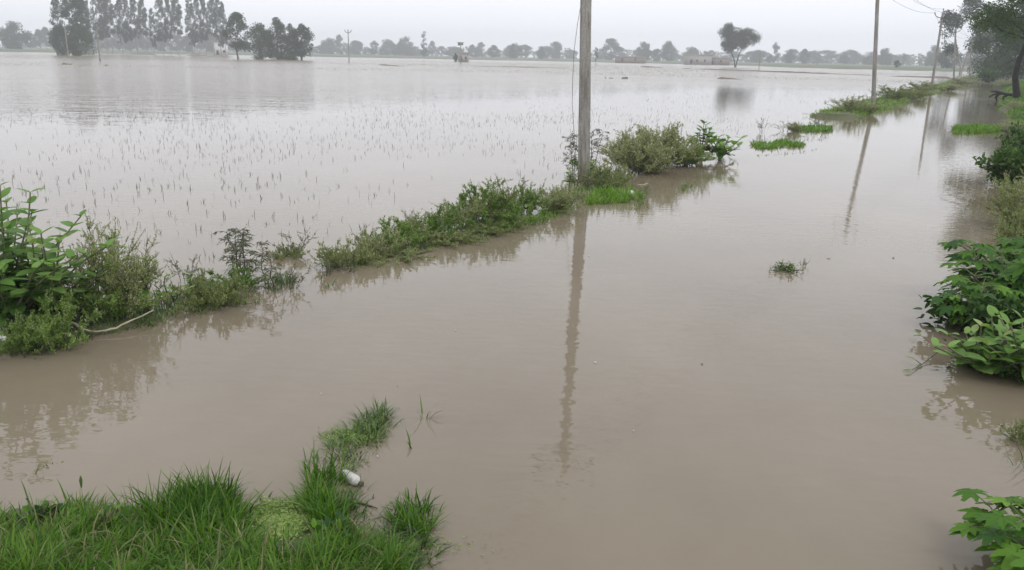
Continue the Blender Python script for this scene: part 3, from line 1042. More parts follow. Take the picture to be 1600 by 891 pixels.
FAR = [  # px, D, h, w, kit, label
    (515, 520, 22, 24, 'R', 'hazy tree just right of the dark clump'), (531, 500, 26, 16, 'L', 'ragged hazy tree left of the crossarm pole'), (556, 530, 18, 26, 'R', 'hazy low tree right of the crossarm pole'),
    (585, 500, 19, 16, 'L', 'small loose hazy tree on the far shore by the bund'), (607, 540, 22, 24, 'R', 'left one of the two wide pale trees before the thin poplar'), (636, 520, 24, 30, 'R', 'right one of the two wide pale trees before the thin poplar'),
    (662, 430, 36, 10, 'S', 'thin pale poplar rising above the far tree line'), (664, 425, 11, 14, 'R', 'small round bush tree at the foot of the thin poplar'), (675, 540, 20, 14, 'L', 'small pale tree right of the thin poplar'),
    (712, 330, 12, 8, 'R', 'small dark tree against the drab pump hut'), (752, 540, 20, 18, 'L', 'pale tree with a pointed top right of the pump hut'), (771, 470, 16, 20, 'R', 'low round tree between the pump hut and the darker round tree'),
    (804, 450, 21, 24, 'R', 'darker round tree midway between the hut and the near pole'), (845, 460, 16, 13, 'R', 'small round tree left of the near pole'), (868, 520, 22, 24, 'R', 'pale wide tree next left of the near concrete pole'),
    (931, 380, 25, 7, 'S', 'thin small tree just right of the near concrete pole'), (955, 470, 29, 32, 'L', 'feathery hazy tree right of the near concrete pole'), (1003, 450, 24, 28, 'R', 'round hazy tree before the village houses'),
    (1026, 440, 16, 18, 'R', 'low dark tree beside the village houses'), (1043, 460, 25, 22, 'R', 'domed hazy tree behind the village houses'), (1081, 500, 20, 24, 'R', 'hazy tree above the flat village roof'),
    (1101, 470, 14, 14, 'R', 'small tree at the right end of the village'), (1183, 480, 16, 26, 'R', 'low wide pale tree just right of the heart-shaped tree'), (1202, 470, 10, 9, 'R', 'tiny round tree left of the upright pale tree'),
    (1210, 470, 26, 14, 'L', 'upright pale tree right of the heart-shaped tree'), (1233, 450, 17, 16, 'R', 'left one of two small round trees on the green bank'), (1256, 450, 18, 16, 'R', 'right one of two small round trees on the green bank'),
    (1318, 480, 12, 16, 'R', 'small faint tree right of the two small round trees'), (1359, 470, 12, 22, 'R', 'low faint tree left of the second roadside pole'), (1383, 450, 20, 24, 'R', 'round faint tree right of the second roadside pole'),
    (1402, 380, 9, 10, 'R', 'tiny dark round bush tree on the bank right of the second pole'), (1411, 460, 16, 7, 'S', 'small thin tree right of the tiny dark bush tree'), (1437, 480, 16, 10, 'S', 'thin faint tree left of the leaning third pole'),
    (1455, 430, 24, 24, 'R', 'hazy tree behind the leaning third pole'), (1482, 400, 25, 34, 'R', 'wide dark hazy tree between the third pole and the tall roadside eucalyptus'), (1519, 430, 24, 24, 'R', 'hazy tree seen past the roadside poles')]
KIT = {'R': (ROUND, NR), 'L': (LOOSE, NL), 'S': (SLIM, NS)}
for i, (px, D, hp, wp, k, lb) in enumerate(FAR):
    kit, nat = KIT[k]
    far_tree(kit[i % len(kit)], nat, px, D * (1.5 if D > 400 else 1.0), hp * (1.08 if D > 400 else 1), wp, lb, 'hazy trees on the far shore')

for i in range(46):
    px = 495 + i * 23.5 + rng.uniform(-12, 12)
    hp = rng.uniform(9, 19)
    far_tree([LOOSE, ROUND][i % 2][i % 3], [NL, NR][i % 2], px, 790 + rng.uniform(-30, 60), hp, hp * rng.uniform(0.9, 2.2), 'pale low tree blending into the hazy belt along the far shore', 'pale hazy belt along the far shore')
# a wood beyond them that reads as one mass
mbw = MB()
for px in np.arange(-120, 1720, 7.0):
    D = 1000 + rng.uniform(-40, 60)
    if 560 < px < 1600 and rng.uniform() < 0.25:
        continue
    p = far(px, D)
    hh = rng.uniform(6, 12) * (1.3 if px < 560 else 1.0)
    m = 70
    d = rand_unit(m)
    P = p + np.array([0, 0, hh * 0.5]) + d * np.array([5.0, 5.0, hh * 0.5]) * rng.uniform(0.3, 1, (m, 1)) ** 0.5
    small_leaves(mbw, P, d + rng.normal(0, 0.6, (m, 3)), 2.6, 1.9, np.clip(rng.normal(0.45, 0.15, m), 0, 1))
tag(link('far_woodland', mbw.mesh('far_woodland', M['tree'])), 'pale hazy wood along the horizon behind the far trees', 'woodland', kind='stuff')

# roadside trees on the right
bigeuc = tree_mesh(22, 15, n=7000, leaf=0.55, trunk_r=0.3, base=0.3, mat='euc', bark='pale_bark', fork=2, cl_r=0.1,
                   lobes=[(-0.3, 0.62, 0.16, 0.2, 16), (-0.05, 0.88, 0.22, 0.12, 16), (0.2, 0.72, 0.25, 0.16, 18), (-0.28, 0.35, 0.12, 0.08, 6), (0.3, 0.45, 0.18, 0.06, 7)])
place('eucalyptus_tree', bigeuc, far(1502, 235, 0), rad(-20), (0.88, 0.88, 0.86), 'tall airy eucalyptus with pale forked trunk behind the third roadside pole', 'tree')
dark = [tree_mesh(13, 12, 'round', 7000, 0.4, 0.35, 0.06, 46, 'tree', 'bark', cl_r=0.15) for k in range(2)]
def bank_tree(kit, nat, px, D, h, w, lb, name='broadleaf_tree', group=None, rz=None):
    p = far(px, D)
    p[2] = Z(p) - 0.05
    place(name, kit, p, rng.uniform(0, 6) if rz is None else rz, (w / nat[1], w / nat[1], h / nat[0]), lb, 'tree', group)
bank_tree(dark[0], (13, 12), 1553, 165, 11.5, 9.0, 'dense dark tree low over the far end of the flooded road')
bank_tree(dark[1], (13, 12), 1592, 150, 12.5, 10.0, 'dense dark tree behind the black trunk on the right bank')
bank_tree(dark[0], (13, 12), 1540, 240, 15, 12, 'hazy dark tree closing the far end of the road')
bank_tree(dark[1], (13, 12), 1575, 260, 15, 14, 'hazy tree beyond the dense dark roadside trees')
bank_tree(dark[0], (13, 12), 1640, 120, 12, 12, 'large dark tree at the right edge beyond the black trunk')
brush = leafy_bush(5, 1.6, 1.6, 800, 0.25, 'bush')
bank_tree(brush, (1.6, 1.6), 1546, 140, 2.6, 2.0, 'grey-green shrub at the foot of the dense dark roadside tree', 'shrub')

near_tree = tree_mesh(13, 12, n=17000, leaf=0.2, trunk_r=0.27, base=0.62, mat='acacia', bark='black_bark', cl_r=0.1, lean=0.0, limbs=0.35, crook=0.022,
                      lobes=[(-0.14, 0.62, 0.13, 0.1, 14), (-0.2, 0.47, 0.1, 0.06, 10), (-0.1, 0.8, 0.2, 0.1, 16), (0.15, 0.68, 0.25, 0.16, 20), (-0.02, 0.94, 0.22, 0.08, 12), (-0.04, 0.42, 0.1, 0.05, 5), (0.3, 0.45, 0.2, 0.08, 12)])
tp = far(1601, 62)
tp[2] = Z(tp) - 0.1
place('black_trunk_tree', near_tree, tp, rad(-32), 0.86, 'leafy tree with crooked wet black trunk on the right bank', 'tree')

# ------------------------------------------------------------------ buildings
def house(name, p, rz, w, d, h, wallmat, label, openings=((0.0, 0.9, 1.9),), roof_over=0.25, cat='hut'):
    r = bpy.data.objects.new(name, None)
    COL.objects.link(r)
    r.location = [float(c) for c in p]
    r.rotation_euler = (0, 0, rz)
    m = MB()
    box(m, (-w / 2, -d / 2, -0.5), (w / 2, d / 2, h))
    link('wall', m.mesh('hut_wall', M[wallmat]), r)
    m = MB()
    box(m, (-w / 2 - roof_over, -d / 2 - roof_over, h + 0.003), (w / 2 + roof_over, d / 2 + roof_over, h + 0.18))
    box(m, (-w / 2 - roof_over, -d / 2 - roof_over - 0.01, h + 0.183), (w / 2 + roof_over, -d / 2 - roof_over + 0.15, h + 0.45))
    link('roof', m.mesh('hut_roof', M['plaster']), r)
    for (ox, ow, oh) in openings:
        m = MB()
        z0 = 0.0 if oh > 1.5 else 1.0
        box(m, (ox - ow / 2, -d / 2 - 0.06, z0), (ox + ow / 2, -d / 2 + 0.1, z0 + oh))
        link('door' if oh > 1.5 else 'window', m.mesh('hut_opening', M['dark_open']), r)
    return tag(r, label, cat)


def face(p):
    return math.atan2(-p[0], p[1]) * 1.0


p = far(724, 322, 0.1)
house('pump_hut', p, face(p), 4.0, 3.5, 2.9, 'plaster', 'small drab pump hut standing in the flooded field', ((-0.9, 0.9, 1.9), (0.9, 0.7, 0.8)))
p = far(1090, 455, 0.5)
house('village_house', p, face(p) + 0.2, 13, 8, 4.2, 'plaster', 'pale flat-roofed village house among the far trees', ((-4, 1.2, 2.1), (-1, 1, 1.1), (3, 1, 1.1)), cat='house')
p = far(1122, 462, 0.5)
house('village_house', p, face(p), 12, 7, 3.0, 'brick', 'long low brick house next to the pale village house', ((-3, 1.1, 2.0), (1.5, 1, 1.0)), cat='house')
p = far(345, 432, 0.4)
house('village_house', p, face(p), 6.5, 6, 5.6, 'whitewash', 'white house glimpsed under the right end of the eucalyptus row', ((-1.5, 1, 2.0), (1.5, 1, 1.1)), cat='house')
p = far(985, 470, 0.5)
house('village_house', p, face(p) - 0.1, 16, 7, 2.6, 'brick', 'low long brown house left of the domed hazy tree', ((-4, 1.1, 2.0), (3, 1.0, 1.0)), cat='house')

# ------------------------------------------------------------------ poles
def pole_parts(H, w0=0.23, w1=0.165, d0=0.16, d1=0.12):
    m = MB()
    zs = np.linspace(-1.0, H, 14)
    rings = []
    for z in zs:
        f = (z + 1) / (H + 1)
        w, d = (w0 + (w1 - w0) * f) / 2, (d0 + (d1 - d0) * f) / 2
        b = 0.018
        rings.append([(w - b, -d, z), (w, -d + b, z), (w, d - b, z), (w - b, d, z), (-w + b, d, z), (-w, d - b, z), (-w, -d + b, z), (-w + b, -d, z)])
    V = np.array(rings)
    V[1:-1, :, :2] += rng.normal(0, 0.0015, (len(zs) - 2, 8, 2))
    n, k = len(zs), 8
    i = np.arange(n - 1)[:, None] * k
    j = np.arange(k)[None]
    jn = (j + 1) % k
    F = np.stack([i + j, i + jn, i + k + jn, i + k + j], -1).reshape(-1, 4)
    m.add(V.reshape(-1, 3), F)
    top = V[-1]
    m.add(np.vstack([top, top.mean(0)]), np.stack([np.arange(8), (np.arange(8) + 1) % 8, np.full(8, 8)], -1))
    # cast recesses up one side, as on a stamped concrete pole
    shaft = m.mesh('pole_shaft', M['concrete'])
    m = MB()
    z = H - 0.45
    pts = [(-0.62, -0.1, z + 0.34), (-0.5, -0.1, z + 0.16), (-0.3, -0.1, z + 0.04), (0, -0.1, z), (0.3, -0.1, z + 0.04), (0.5, -0.1, z + 0.16), (0.62, -0.1, z + 0.34)]
    tube(m, pts, 0.032, 6)
    tube(m, [(0, 0, H - 0.05), (0, 0, H + 0.22)], 0.018, 6)
    box(m, (-0.13, -0.125, z - 0.06), (0.13, 0.09, z - 0.01))
    arm = m.mesh('pole_crossarm', M['steel'], True)
    ins = []
    prof = [(0.0, -0.02), (0.03, -0.02), (0.05, 0.0), (0.03, 0.02), (0.055, 0.045), (0.03, 0.07), (0.042, 0.095), (0.025, 0.12), (0.0, 0.125)]
    for c0 in ((-0.62, -0.1, z + 0.36), (0.62, -0.1, z + 0.36), (0, 0, H + 0.22)):
        m = MB()
        lathe(m, prof, 10, Matrix.Translation(c0))
        ins.append(m.mesh('pole_insulator', M['ceramic'], True))
    tips = [(-0.62, -0.1, z + 0.44), (0.62, -0.1, z + 0.44), (0, 0, H + 0.3)]
    return [('shaft', shaft), ('crossarm', arm)] + [('insulator', q) for q in ins], tips


ROADYAW = math.atan2(RD[1], RD[0]) - PI / 2
PLAB = ['near stained concrete pole rising out of the weeds, its top out of view', 'second concrete pole standing in the verge with its crossarm at the top edge',
        'third concrete pole leaning right with curved crossarm before the tall eucalyptus', 'fourth concrete pole beside the pale forked eucalyptus trunk', 'fifth and smallest roadside pole against the dense dark trees']
PP = [(912, 0.0, 6.3), (1374, 34.6, 6.9), (1461, 69.5, 6.9), (1495, 105, 6.9), (1518, 139, 6.9)]
poles, tipsets = [], []
# lean given as lateral tilt across the view and away from it
LEAN = [(-0.03, 0.0), (-0.088, 0.0), (0.0, -0.01), (-0.11, 0.0), (-0.08, 0)]
for (px, s, H), lb, (lx, ly) in zip(PP, PLAB, LEAN):
    base = G(912, 290) if s == 0 else far(px, math.hypot(*ST(s, 0)[:2]))
    base[2] = -0.1
    parts, tips = pole_parts(H)
    r = place('utility_pole', parts, base, 0, 1, lb, 'pole', 'concrete poles along the flooded road')
    az = math.atan2(base[0], base[1])
    R = Matrix.Rotation(-az, 4, 'Z') @ Matrix.Rotation(lx, 4, 'Y') @ Matrix.Rotation(ly, 4, 'X') @ Matrix.Rotation(az + ROADYAW + (0.62 if s == 0 else 0.0), 4, 'Z')
    r.rotation_euler = R.to_euler()
    mw = Matrix.Translation(Vector([float(c) for c in base])) @ R
    tipsets.append([mw @ Vector(t) for t in tips])

behind = [Vector((float(q[0]), float(q[1]), 6.6)) + o for q, o in zip([ST(-35, 0)] * 3, (Vector((-0.5, 0.3, 0)), Vector((0.5, -0.3, 0)), Vector((0, 0, 0.2))))]
chain = [behind] + tipsets + [[t + Vector((float(RD[0]), float(RD[1]), 0)) * 36 for t in tipsets[-1]]]
WL = ['thin overhead wire on the field side of the pole line', 'thin overhead wire on the road side of the pole line', 'thin overhead wire on the pole tops']
spans = []
for k in range(3):
    m = MB()
    pts = []
    for a, b in zip(chain[:-1], chain[1:]):
        a, b = a[k], b[k]
        for u in np.linspace(0, 1, 15)[:-1]:
            pts.append((a.x + (b.x - a.x) * u, a.y + (b.y - a.y) * u, a.z + (b.z - a.z) * u - 4 * 0.55 * u * (1 - u)))
    tube(m, pts, 0.011, 4)
    spans.append(np.array(pts))
    tag(link('overhead_wire', m.mesh('overhead_wire', M['wire'])), WL[k], 'wire', 'wires of the pole line')

# loose wire hanging beside the near pole
m = MB()
b0 = G(897, 232, 0.0)
dep = math.hypot(b0[0], b0[1])
lw = []
for px, py in ((909, -60), (908, 5), (902, 40), (897, 80), (895, 120), (894, 160), (896, 190), (898, 225)):
    d = ray(px, py)
    k = (dep - 0.2) / math.hypot(d[0], d[1])
    lw.append(np.array([0, 0, CAMZ]) + d * k)
tube(m, lw, 0.007, 5)
tag(link('loose_wire', m.mesh('loose_wire', M['wire'])), 'slack thin wire hanging beside the near concrete pole', 'wire')

# a bird on the wire between the second and third poles
seg = spans[0][28:43]
bp = seg[2] * 0.45 + seg[3] * 0.55
m = MB()
u = np.array([0, 0.12, 0.3, 0.5, 0.68, 0.78, 0.88, 0.96, 1.0])
pts = np.column_stack([-0.16 + 0.34 * u, 0 * u, 0.03 + 0.1 * u ** 1.2 + 0.03 * np.sin(u * PI)])
tube(m, pts, [0.012, 0.02, 0.042, 0.055, 0.045, 0.03, 0.034, 0.02, 0.004], 8)
tube(m, [(-0.14, 0, 0.04), (-0.24, 0, 0.0)], [0.018, 0.022], 6, flat=0.3)
br = bpy.data.objects.new('bird', None)
COL.objects.link(br)
br.location = [float(c) for c in bp]
br.rotation_euler = (0, 0, 0.4)
link('body', m.mesh('bird_body', M['feather'], True), br)
tag(br, 'small dark bird perched on the wire right of the second pole', 'bird')

# small poles out in the fields
def field_pole(px, D, hpx, lb, w=0.22, arm=True):
    p = far(px, D, -0.1)
    H = hpx * D / FPX
    m = MB()
    tube(m, [(0, 0, -0.5), (0, 0, H * 0.5), (0, 0, H)], [w * 0.55, w * 0.5, w * 0.42], 8)
    parts = [('shaft', m.mesh('field_pole_shaft', M['concrete']))]
    if arm:
        m = MB()
        tube(m, [(-1.0, 0, H - 0.1), (-0.6, 0, H - 0.75), (0, 0, H - 0.95), (0.6, 0, H - 0.75), (1.0, 0, H - 0.1)], 0.09, 5)
        parts.append(('crossarm', m.mesh('field_pole_crossarm', M['steel'])))
    place('utility_pole', parts, p, face(p), 1, lb, 'pole', 'poles out in the fields')


field_pole(545, 245, 46, 'thin crossarm pole in the field right of the dark tree clump', 0.3)
field_pole(720, 262, 31, 'short pole with a boxy top beside the pump hut', 0.3, False)
p = far(720, 262, 0)
m = MB()
H0 = 31 * 262 / FPX
box(m, (-0.9, -0.35, H0 - 1.0), (-0.15, 0.35, H0 - 0.2))
box(m, (0.15, -0.35, H0 - 0.9), (0.75, 0.35, H0 - 0.25))
box(m, (-1.1, -0.08, H0 - 0.19), (1.0, 0.08, H0 - 0.05))
link('transformer', m.mesh('pole_transformer', M['steel']), [o for o in COL.objects if o.get('label') == 'short pole with a boxy top beside the pump hut'][0]).location = (0, -0.25, 0)
field_pole(728, 330, 18, 'low post right beside the pump hut', 0.25, False)
field_pole(154, 185, 42, 'grey pole in front of the left end of the eucalyptus row', 0.3, False)
field_pole(105, 240, 46, 'pale thin pole in front of the low dark tree on the left', 0.25, False)
field_pole(1187, 240, 26, 'thin pole right of the heart-shaped tree', 0.22, False)
field_pole(1278, 440, 13, 'small far pole right of the two small round trees', 0.35)
field_pole(931, 300, 14, 'short pole just right of the near concrete pole', 0.22, False)
field_pole(1120, 430, 17, 'far pole above the long low brick house', 0.3, False)

# ------------------------------------------------------------------ verge plants: kits
FE = [feathery(k, 0.8, 0.62, 26, 0.035, 1.0, 0.16) for k in range(3)]                     # natural: 0.8 high, 0.62 radius
FG = [feathery(k, 0.6, 0.6, 18, 0.04, 1.0, 0.06, 'weed_green') for k in range(2)]
FL = [feathery(k, 0.35, 0.65, 32, 0.032, 0.9, 0.14, 'weed', arch=0.2) for k in range(3)]        # low spreading
FS = [feathery(k, 0.7, 0.4, 7, 0.03, 0.55, 0.2, 'dull_weed', 'brown_stem') for k in range(2)]     # sparse
SP = [spindly(k, 0.65, 2) for k in range(3)]


def px_h(px, py, hpx):
    g = G(px, py)
    return hpx * math.sqrt(g[0] ** 2 + g[1] ** 2 + CAMZ ** 2) / FPX / 0.97


def plant(kit, nat, px, py, hpx, wpx, label, name, cat='plant', group=None, dz=-0.02):
    """plant whose foot stands at the pixel; nat = natural (height, full width)"""
    g = on(G(px, py), dz)
    h = px_h(px, py, hpx)
    w = px_h(px, py, wpx)
    place(name, kit, g, rng.uniform(0, 6.28), (w / nat[1], w / nat[1], h / nat[0]), label, cat, group)


nFE, nFG, nFL, nFS, nSP = (0.85, 1.2), (0.62, 1.15), (0.38, 1.25), (0.7, 0.75), (0.65, 0.5)
GW = 'weeds along the flooded verge'
# big broad-leaved plant at the left edge and its neighbours
bigcal = calotropis(1, 1.42, 0.9, 26, 0.19, spread=1.0, lowleaf=0.1)
place('broad_leaved_plant', bigcal, on(G(20, 520)), 0.4, 1.0, 'tall broad-leaved milkweed plant at the left edge of the verge', 'plant')
place('broad_leaved_plant', calotropis(17, 1.05, 0.65, 16, 0.18, spread=1.0, lowleaf=0.08), on(G(84, 512)), 2.0, 1.0, 'second tall milkweed between the left edge plant and the twiggy bush', 'plant')
plant(calotropis(2, 0.5, 0.35, 4, 0.16), (0.5, 0.6), 40, 505, 75, 80, 'low broad-leaved plant in front of the tall left milkweed', 'broad_leaved_plant')
plant(FG[0], nFG, 85, 545, 85, 110, 'bright green feathery weed at the waterline under the tall left milkweed', 'feathery_weed', group=GW)
plant(FG[1], nFG, 30, 552, 50, 90, 'low green weed by the pale post end at the left edge', 'feathery_weed', group=GW)
plant(feathery(9, 1.0, 0.85, 42, 0.03, 1.15, 0.2, 'weed', 'brown_stem'), (1.0, 1.75), 172, 497, 150, 165, 'big twiggy grey-green bush right of the tall left milkweed', 'twiggy_bush', 'bush')
plant(feathery(10, 0.9, 0.5, 14, 0.03, 0.8, 0.25, 'weed', 'brown_stem'), (0.9, 1.0), 225, 475, 110, 75, 'thin twiggy weed leaning off the right side of the big bush', 'twiggy_bush', 'bush')
plant(FG[1], nFG, 160, 505, 70, 130, 'dark green undergrowth at the foot of the big twiggy bush', 'feathery_weed', group=GW)
plant(calotropis(4, 0.3, 0.25, 1, 0.12), (0.3, 0.28), 177, 395, 30, 42, 'single leaf rosette poking out of the top of the big bush', 'broad_leaved_plant')
plant(calotropis(5, 0.5, 0.4, 3, 0.17), (0.5, 0.65), 218, 480, 78, 95, 'upright broad-leaved plant at the right side of the big bush', 'broad_leaved_plant')
plant(calotropis(6, 0.4, 0.4, 3, 0.15), (0.4, 0.6), 262, 478, 50, 70, 'small spreading broad-leaved plant right of the upright one', 'broad_leaved_plant')
plant(calotropis(7, 0.3, 0.2, 2, 0.13, 'calotropis'), (0.3, 0.4), 300, 465, 42, 42, 'pale broad-leaved seedling with raised leaves before the olive grass', 'broad_leaved_plant')
plant(calotropis(8, 0.28, 0.25, 2, 0.12, 'yellowing', ratio=0.42), (0.28, 0.4), 232, 492, 34, 46, 'yellowing leafy plant at the tip of the bent bare stem', 'yellowing_plant')
plant(FL[0], nFL, 330, 478, 55, 120, 'olive low weed mound left of the two spindly weeds', 'feathery_weed', group=GW)
plant(SP[0], nSP, 352, 428, 66, 62, 'left one of two spindly dark weeds in the open water', 'spindly_weed')
plant(SP[1], nSP, 381, 432, 72, 66, 'right one of two spindly dark weeds in the open water', 'spindly_weed')
plant(FS[0], nFS, 292, 440, 55, 60, 'sparse twiggy weed behind the pale broad-leaved seedling', 'twiggy_weed')
plant(FG[0], nFG, 372, 448, 34, 90, 'fresh green tuft at the foot of the spindly weeds', 'feathery_weed', group=GW)
plant(SP[2], nSP, 425, 448, 72, 60, 'thin lone sprig right of the spindly weeds', 'spindly_weed')
plant(FS[1], nFS, 462, 397, 50, 62, 'bent bare dark weed half drowned in the field edge', 'twiggy_weed')
plant(FL[1], nFL, 450, 402, 24, 60, 'low weed at the foot of the half drowned dark weed', 'feathery_weed', group=GW)
plant(FS[0], nFS, 452, 452, 52, 50, 'sparse weed standing in the gap of the verge', 'twiggy_weed')
# the long strip of weeds up to the near pole
strip = [(522, 418, 52, 62, 'E', 'pale feathery weed at the left end of the long weed strip'), (552, 412, 38, 90, 'L', 'low pale weed next to the left end of the long strip'), (572, 392, 55, 36, 'S', 'dark upright sprig behind the left end of the strip'),
         (590, 398, 48, 90, 'L', 'low olive weed mound after the dark sprig'), (622, 386, 52, 95, 'G', 'olive feathery weed in the left half of the strip'), (655, 376, 50, 95, 'E', 'pale feathery weed in the middle of the strip'),
         (688, 368, 52, 90, 'G', 'flowering weed mound in the middle of the strip'), (702, 356, 52, 60, 'S', 'wispy weed sticking up behind the middle of the strip'), (722, 358, 60, 90, 'E', 'tall feathery weed right of the middle of the strip'),
         (752, 350, 66, 90, 'G', 'fresh green bushy weed in the right half of the strip'), (775, 346, 72, 90, 'E', 'tallest feathery weed of the strip'), (800, 352, 38, 95, 'G', 'low weed at the waterline under the tallest one'),
         (806, 325, 62, 75, 'S', 'thin dark weed standing behind the tallest strip weed'), (822, 335, 52, 60, 'G', 'green weed beside the small milkweed of the strip'), (858, 332, 52, 85, 'E', 'pale straw-coloured weed at the right end of the strip'),
         (880, 322, 42, 70, 'L', 'low straw-coloured weed ending the strip before the pole'), (700, 378, 24, 120, 'L', 'flat weed fringe along the water under the strip'), (620, 402, 20, 110, 'L', 'flat weed fringe at the left part of the strip'), (770, 362, 22, 120, 'L', 'flat weed fringe at the right part of the strip')]
KITS = {'E': (FE, nFE), 'G': (FG, nFG), 'L': (FL, nFL), 'S': (FS, nFS)}
for i, (px, py, hp, wp, k, lb) in enumerate(strip):
    kit, nat = KITS[k]
    plant(kit[i % len(kit)], nat, px, py, hp, wp, lb, 'twiggy_weed' if k == 'S' else 'feathery_weed', group=GW)
plant(calotropis(11, 0.35, 0.3, 3, 0.14), (0.4, 0.55), 828, 335, 44, 48, 'small milkweed with broad leaves in the right half of the strip', 'broad_leaved_plant')
plant(calotropis(12, 0.25, 0.2, 2, 0.11), (0.25, 0.4), 848, 338, 22, 26, 'tiny broad-leaved seedling at the waterline of the strip', 'broad_leaved_plant')
for px, py, hp, wp, k_, lb in ((508, 432, 34, 34, 0, 'wispy half drowned weed at the very left tip of the long strip'), (545, 424, 20, 46, 1, 'thin weed trailing into the water left of the green scum'), (668, 388, 20, 50, 0, 'thin weed trailing into the water under the middle of the strip'), (742, 372, 18, 50, 1, 'thin weed trailing into the water right of the middle of the strip'), (640, 350, 34, 30, 0, 'thin sprig standing in the field just behind the strip')):
    plant(FS[k_], nFS, px, py, hp, wp, lb, 'twiggy_weed', group=GW)
# around the near pole
plant(SP[0], nSP, 898, 272, 62, 40, 'dark spindly weed close against the left of the near pole', 'spindly_weed')
plant(SP[1], nSP, 930, 262, 55, 40, 'dark spindly weed close against the right of the near pole', 'spindly_weed')
plant(leafy_bush(7, 0.55, 0.35, 700, 0.06, 'weed_green'), (0.6, 0.8), 914, 274, 46, 52, 'green leafy bush wrapped round the foot of the near pole', 'leafy_bush', 'bush')
plant(FE[1], nFE, 935, 296, 46, 75, 'pale feathery weed in front of the near pole', 'feathery_weed', group=GW)
plant(FL[2], nFL, 958, 290, 42, 60, 'arching olive weed to the right front of the near pole', 'feathery_weed', group=GW)
plant(FS[1], nFS, 900, 296, 40, 60, 'dull twiggy weed to the left front of the near pole', 'twiggy_weed')
plant(calotropis(13, 0.3, 0.25, 2, 0.12, ratio=0.5), (0.3, 0.4), 890, 296, 34, 44, 'grey-leaved milkweed to the left front of the near pole', 'broad_leaved_plant')
plant(calotropis(14, 0.2, 0.15, 1, 0.1, ratio=0.4), (0.2, 0.25), 967, 290, 14, 22, 'tiny pale rosette by the bright grass', 'broad_leaved_plant')
# big olive bushes beyond the pole
plant(feathery(20, 1.0, 0.9, 75, 0.042, 1.1, 0.14), (1.0, 1.8), 996, 270, 74, 110, 'large olive bush left of the pair beyond the near pole', 'feathery_bush', 'bush')
plant(feathery(21, 1.0, 0.9, 75, 0.042, 1.1, 0.12), (1.0, 1.8), 1042, 259, 68, 105, 'large olive bush right of the pair beyond the near pole', 'feathery_bush', 'bush')
plant(feathery(22, 0.8, 0.7, 45, 0.04, 1.1, 0.06, 'weed_green'), (0.8, 1.4), 1072, 258, 36, 75, 'greener low bush in front of the right olive bush', 'feathery_bush', 'bush')
plant(FE[2], nFE, 1018, 270, 36, 60, 'pale flowering weed in front of the left olive bush', 'feathery_weed', group=GW)
plant(FS[0], nFS, 968, 262, 42, 46, 'grey twiggy weed left of the left olive bush', 'twiggy_weed')
plant(calotropis(15, 0.8, 0.5, 10, 0.24, spread=0.8), (0.8, 1.0), 1096, 248, 58, 70, 'dark broad-leaved milkweed right of the olive bushes', 'broad_leaved_plant')
plant(calotropis(16, 0.5, 0.5, 10, 0.24, spread=0.9), (0.5, 0.9), 1124, 250, 42, 70, 'lower milkweed leaning to the water at the right tip of the bushes', 'broad_leaved_plant')
plant(FS[1], nFS, 1128, 240, 34, 40, 'thin pale weed behind the lower milkweed', 'twiggy_weed')
# scattered weeds further on
plant(FS[0], nFS, 1192, 206, 28, 18, 'thin grey sprig in the water left of the far green patches', 'twiggy_weed')
plant(FS[1], nFS, 1228, 205, 20, 36, 'grey tangled weed beside the second green patch', 'twiggy_weed')
plant(FE[0], nFE, 1240, 206, 18, 30, 'pale weed between the tangled weed and the green patch', 'feathery_weed', group=GW)
plant(FS[0], nFS, 1281, 200, 24, 32, 'dark twiggy weed behind the second green patch', 'twiggy_weed')
plant(FE[1], nFE, 1330, 180, 26, 60, 'round olive weed left of the second roadside pole', 'feathery_weed', group=GW)
plant(FL[0], nFL, 1352, 178, 18, 50, 'low olive weed next to the foot of the second roadside pole', 'feathery_weed', group=GW)
plant(SP[2], nSP, 1371, 170, 22, 16, 'dark weed wrapped round the foot of the second roadside pole', 'spindly_weed')
for px, py, hp, wp, lb in ((1398, 160, 24, 60, 'tall pale weed right of the second roadside pole'), (1425, 155, 20, 60, 'pale weed midway between the second and third roadside poles'), (1440, 146, 16, 44, 'pale weed just left of the third roadside pole'),
                           (1475, 142, 14, 50, 'pale weed just right of the third roadside pole'), (1500, 133, 14, 50, 'pale weed near the fourth roadside pole'), (1525, 126, 11, 40, 'pale weed near the fifth roadside pole')):
    plant(FE[rng.integers(3)], nFE, px, py, hp, wp, lb, 'feathery_weed', group=GW)
# debris-like tuft in the middle of the road
plant(leafy_bush(41, 0.2, 0.4, 520, 0.04, 'wet_grass'), (0.22, 0.9), 1230, 424, 19, 66, 'dark sprawling drowned weed in the middle of the flooded road', 'drowned_weed')
plant(FS[0], nFS, 1253, 416, 18, 18, 'short dark sprig at the right end of the sprawling drowned weed', 'drowned_weed')

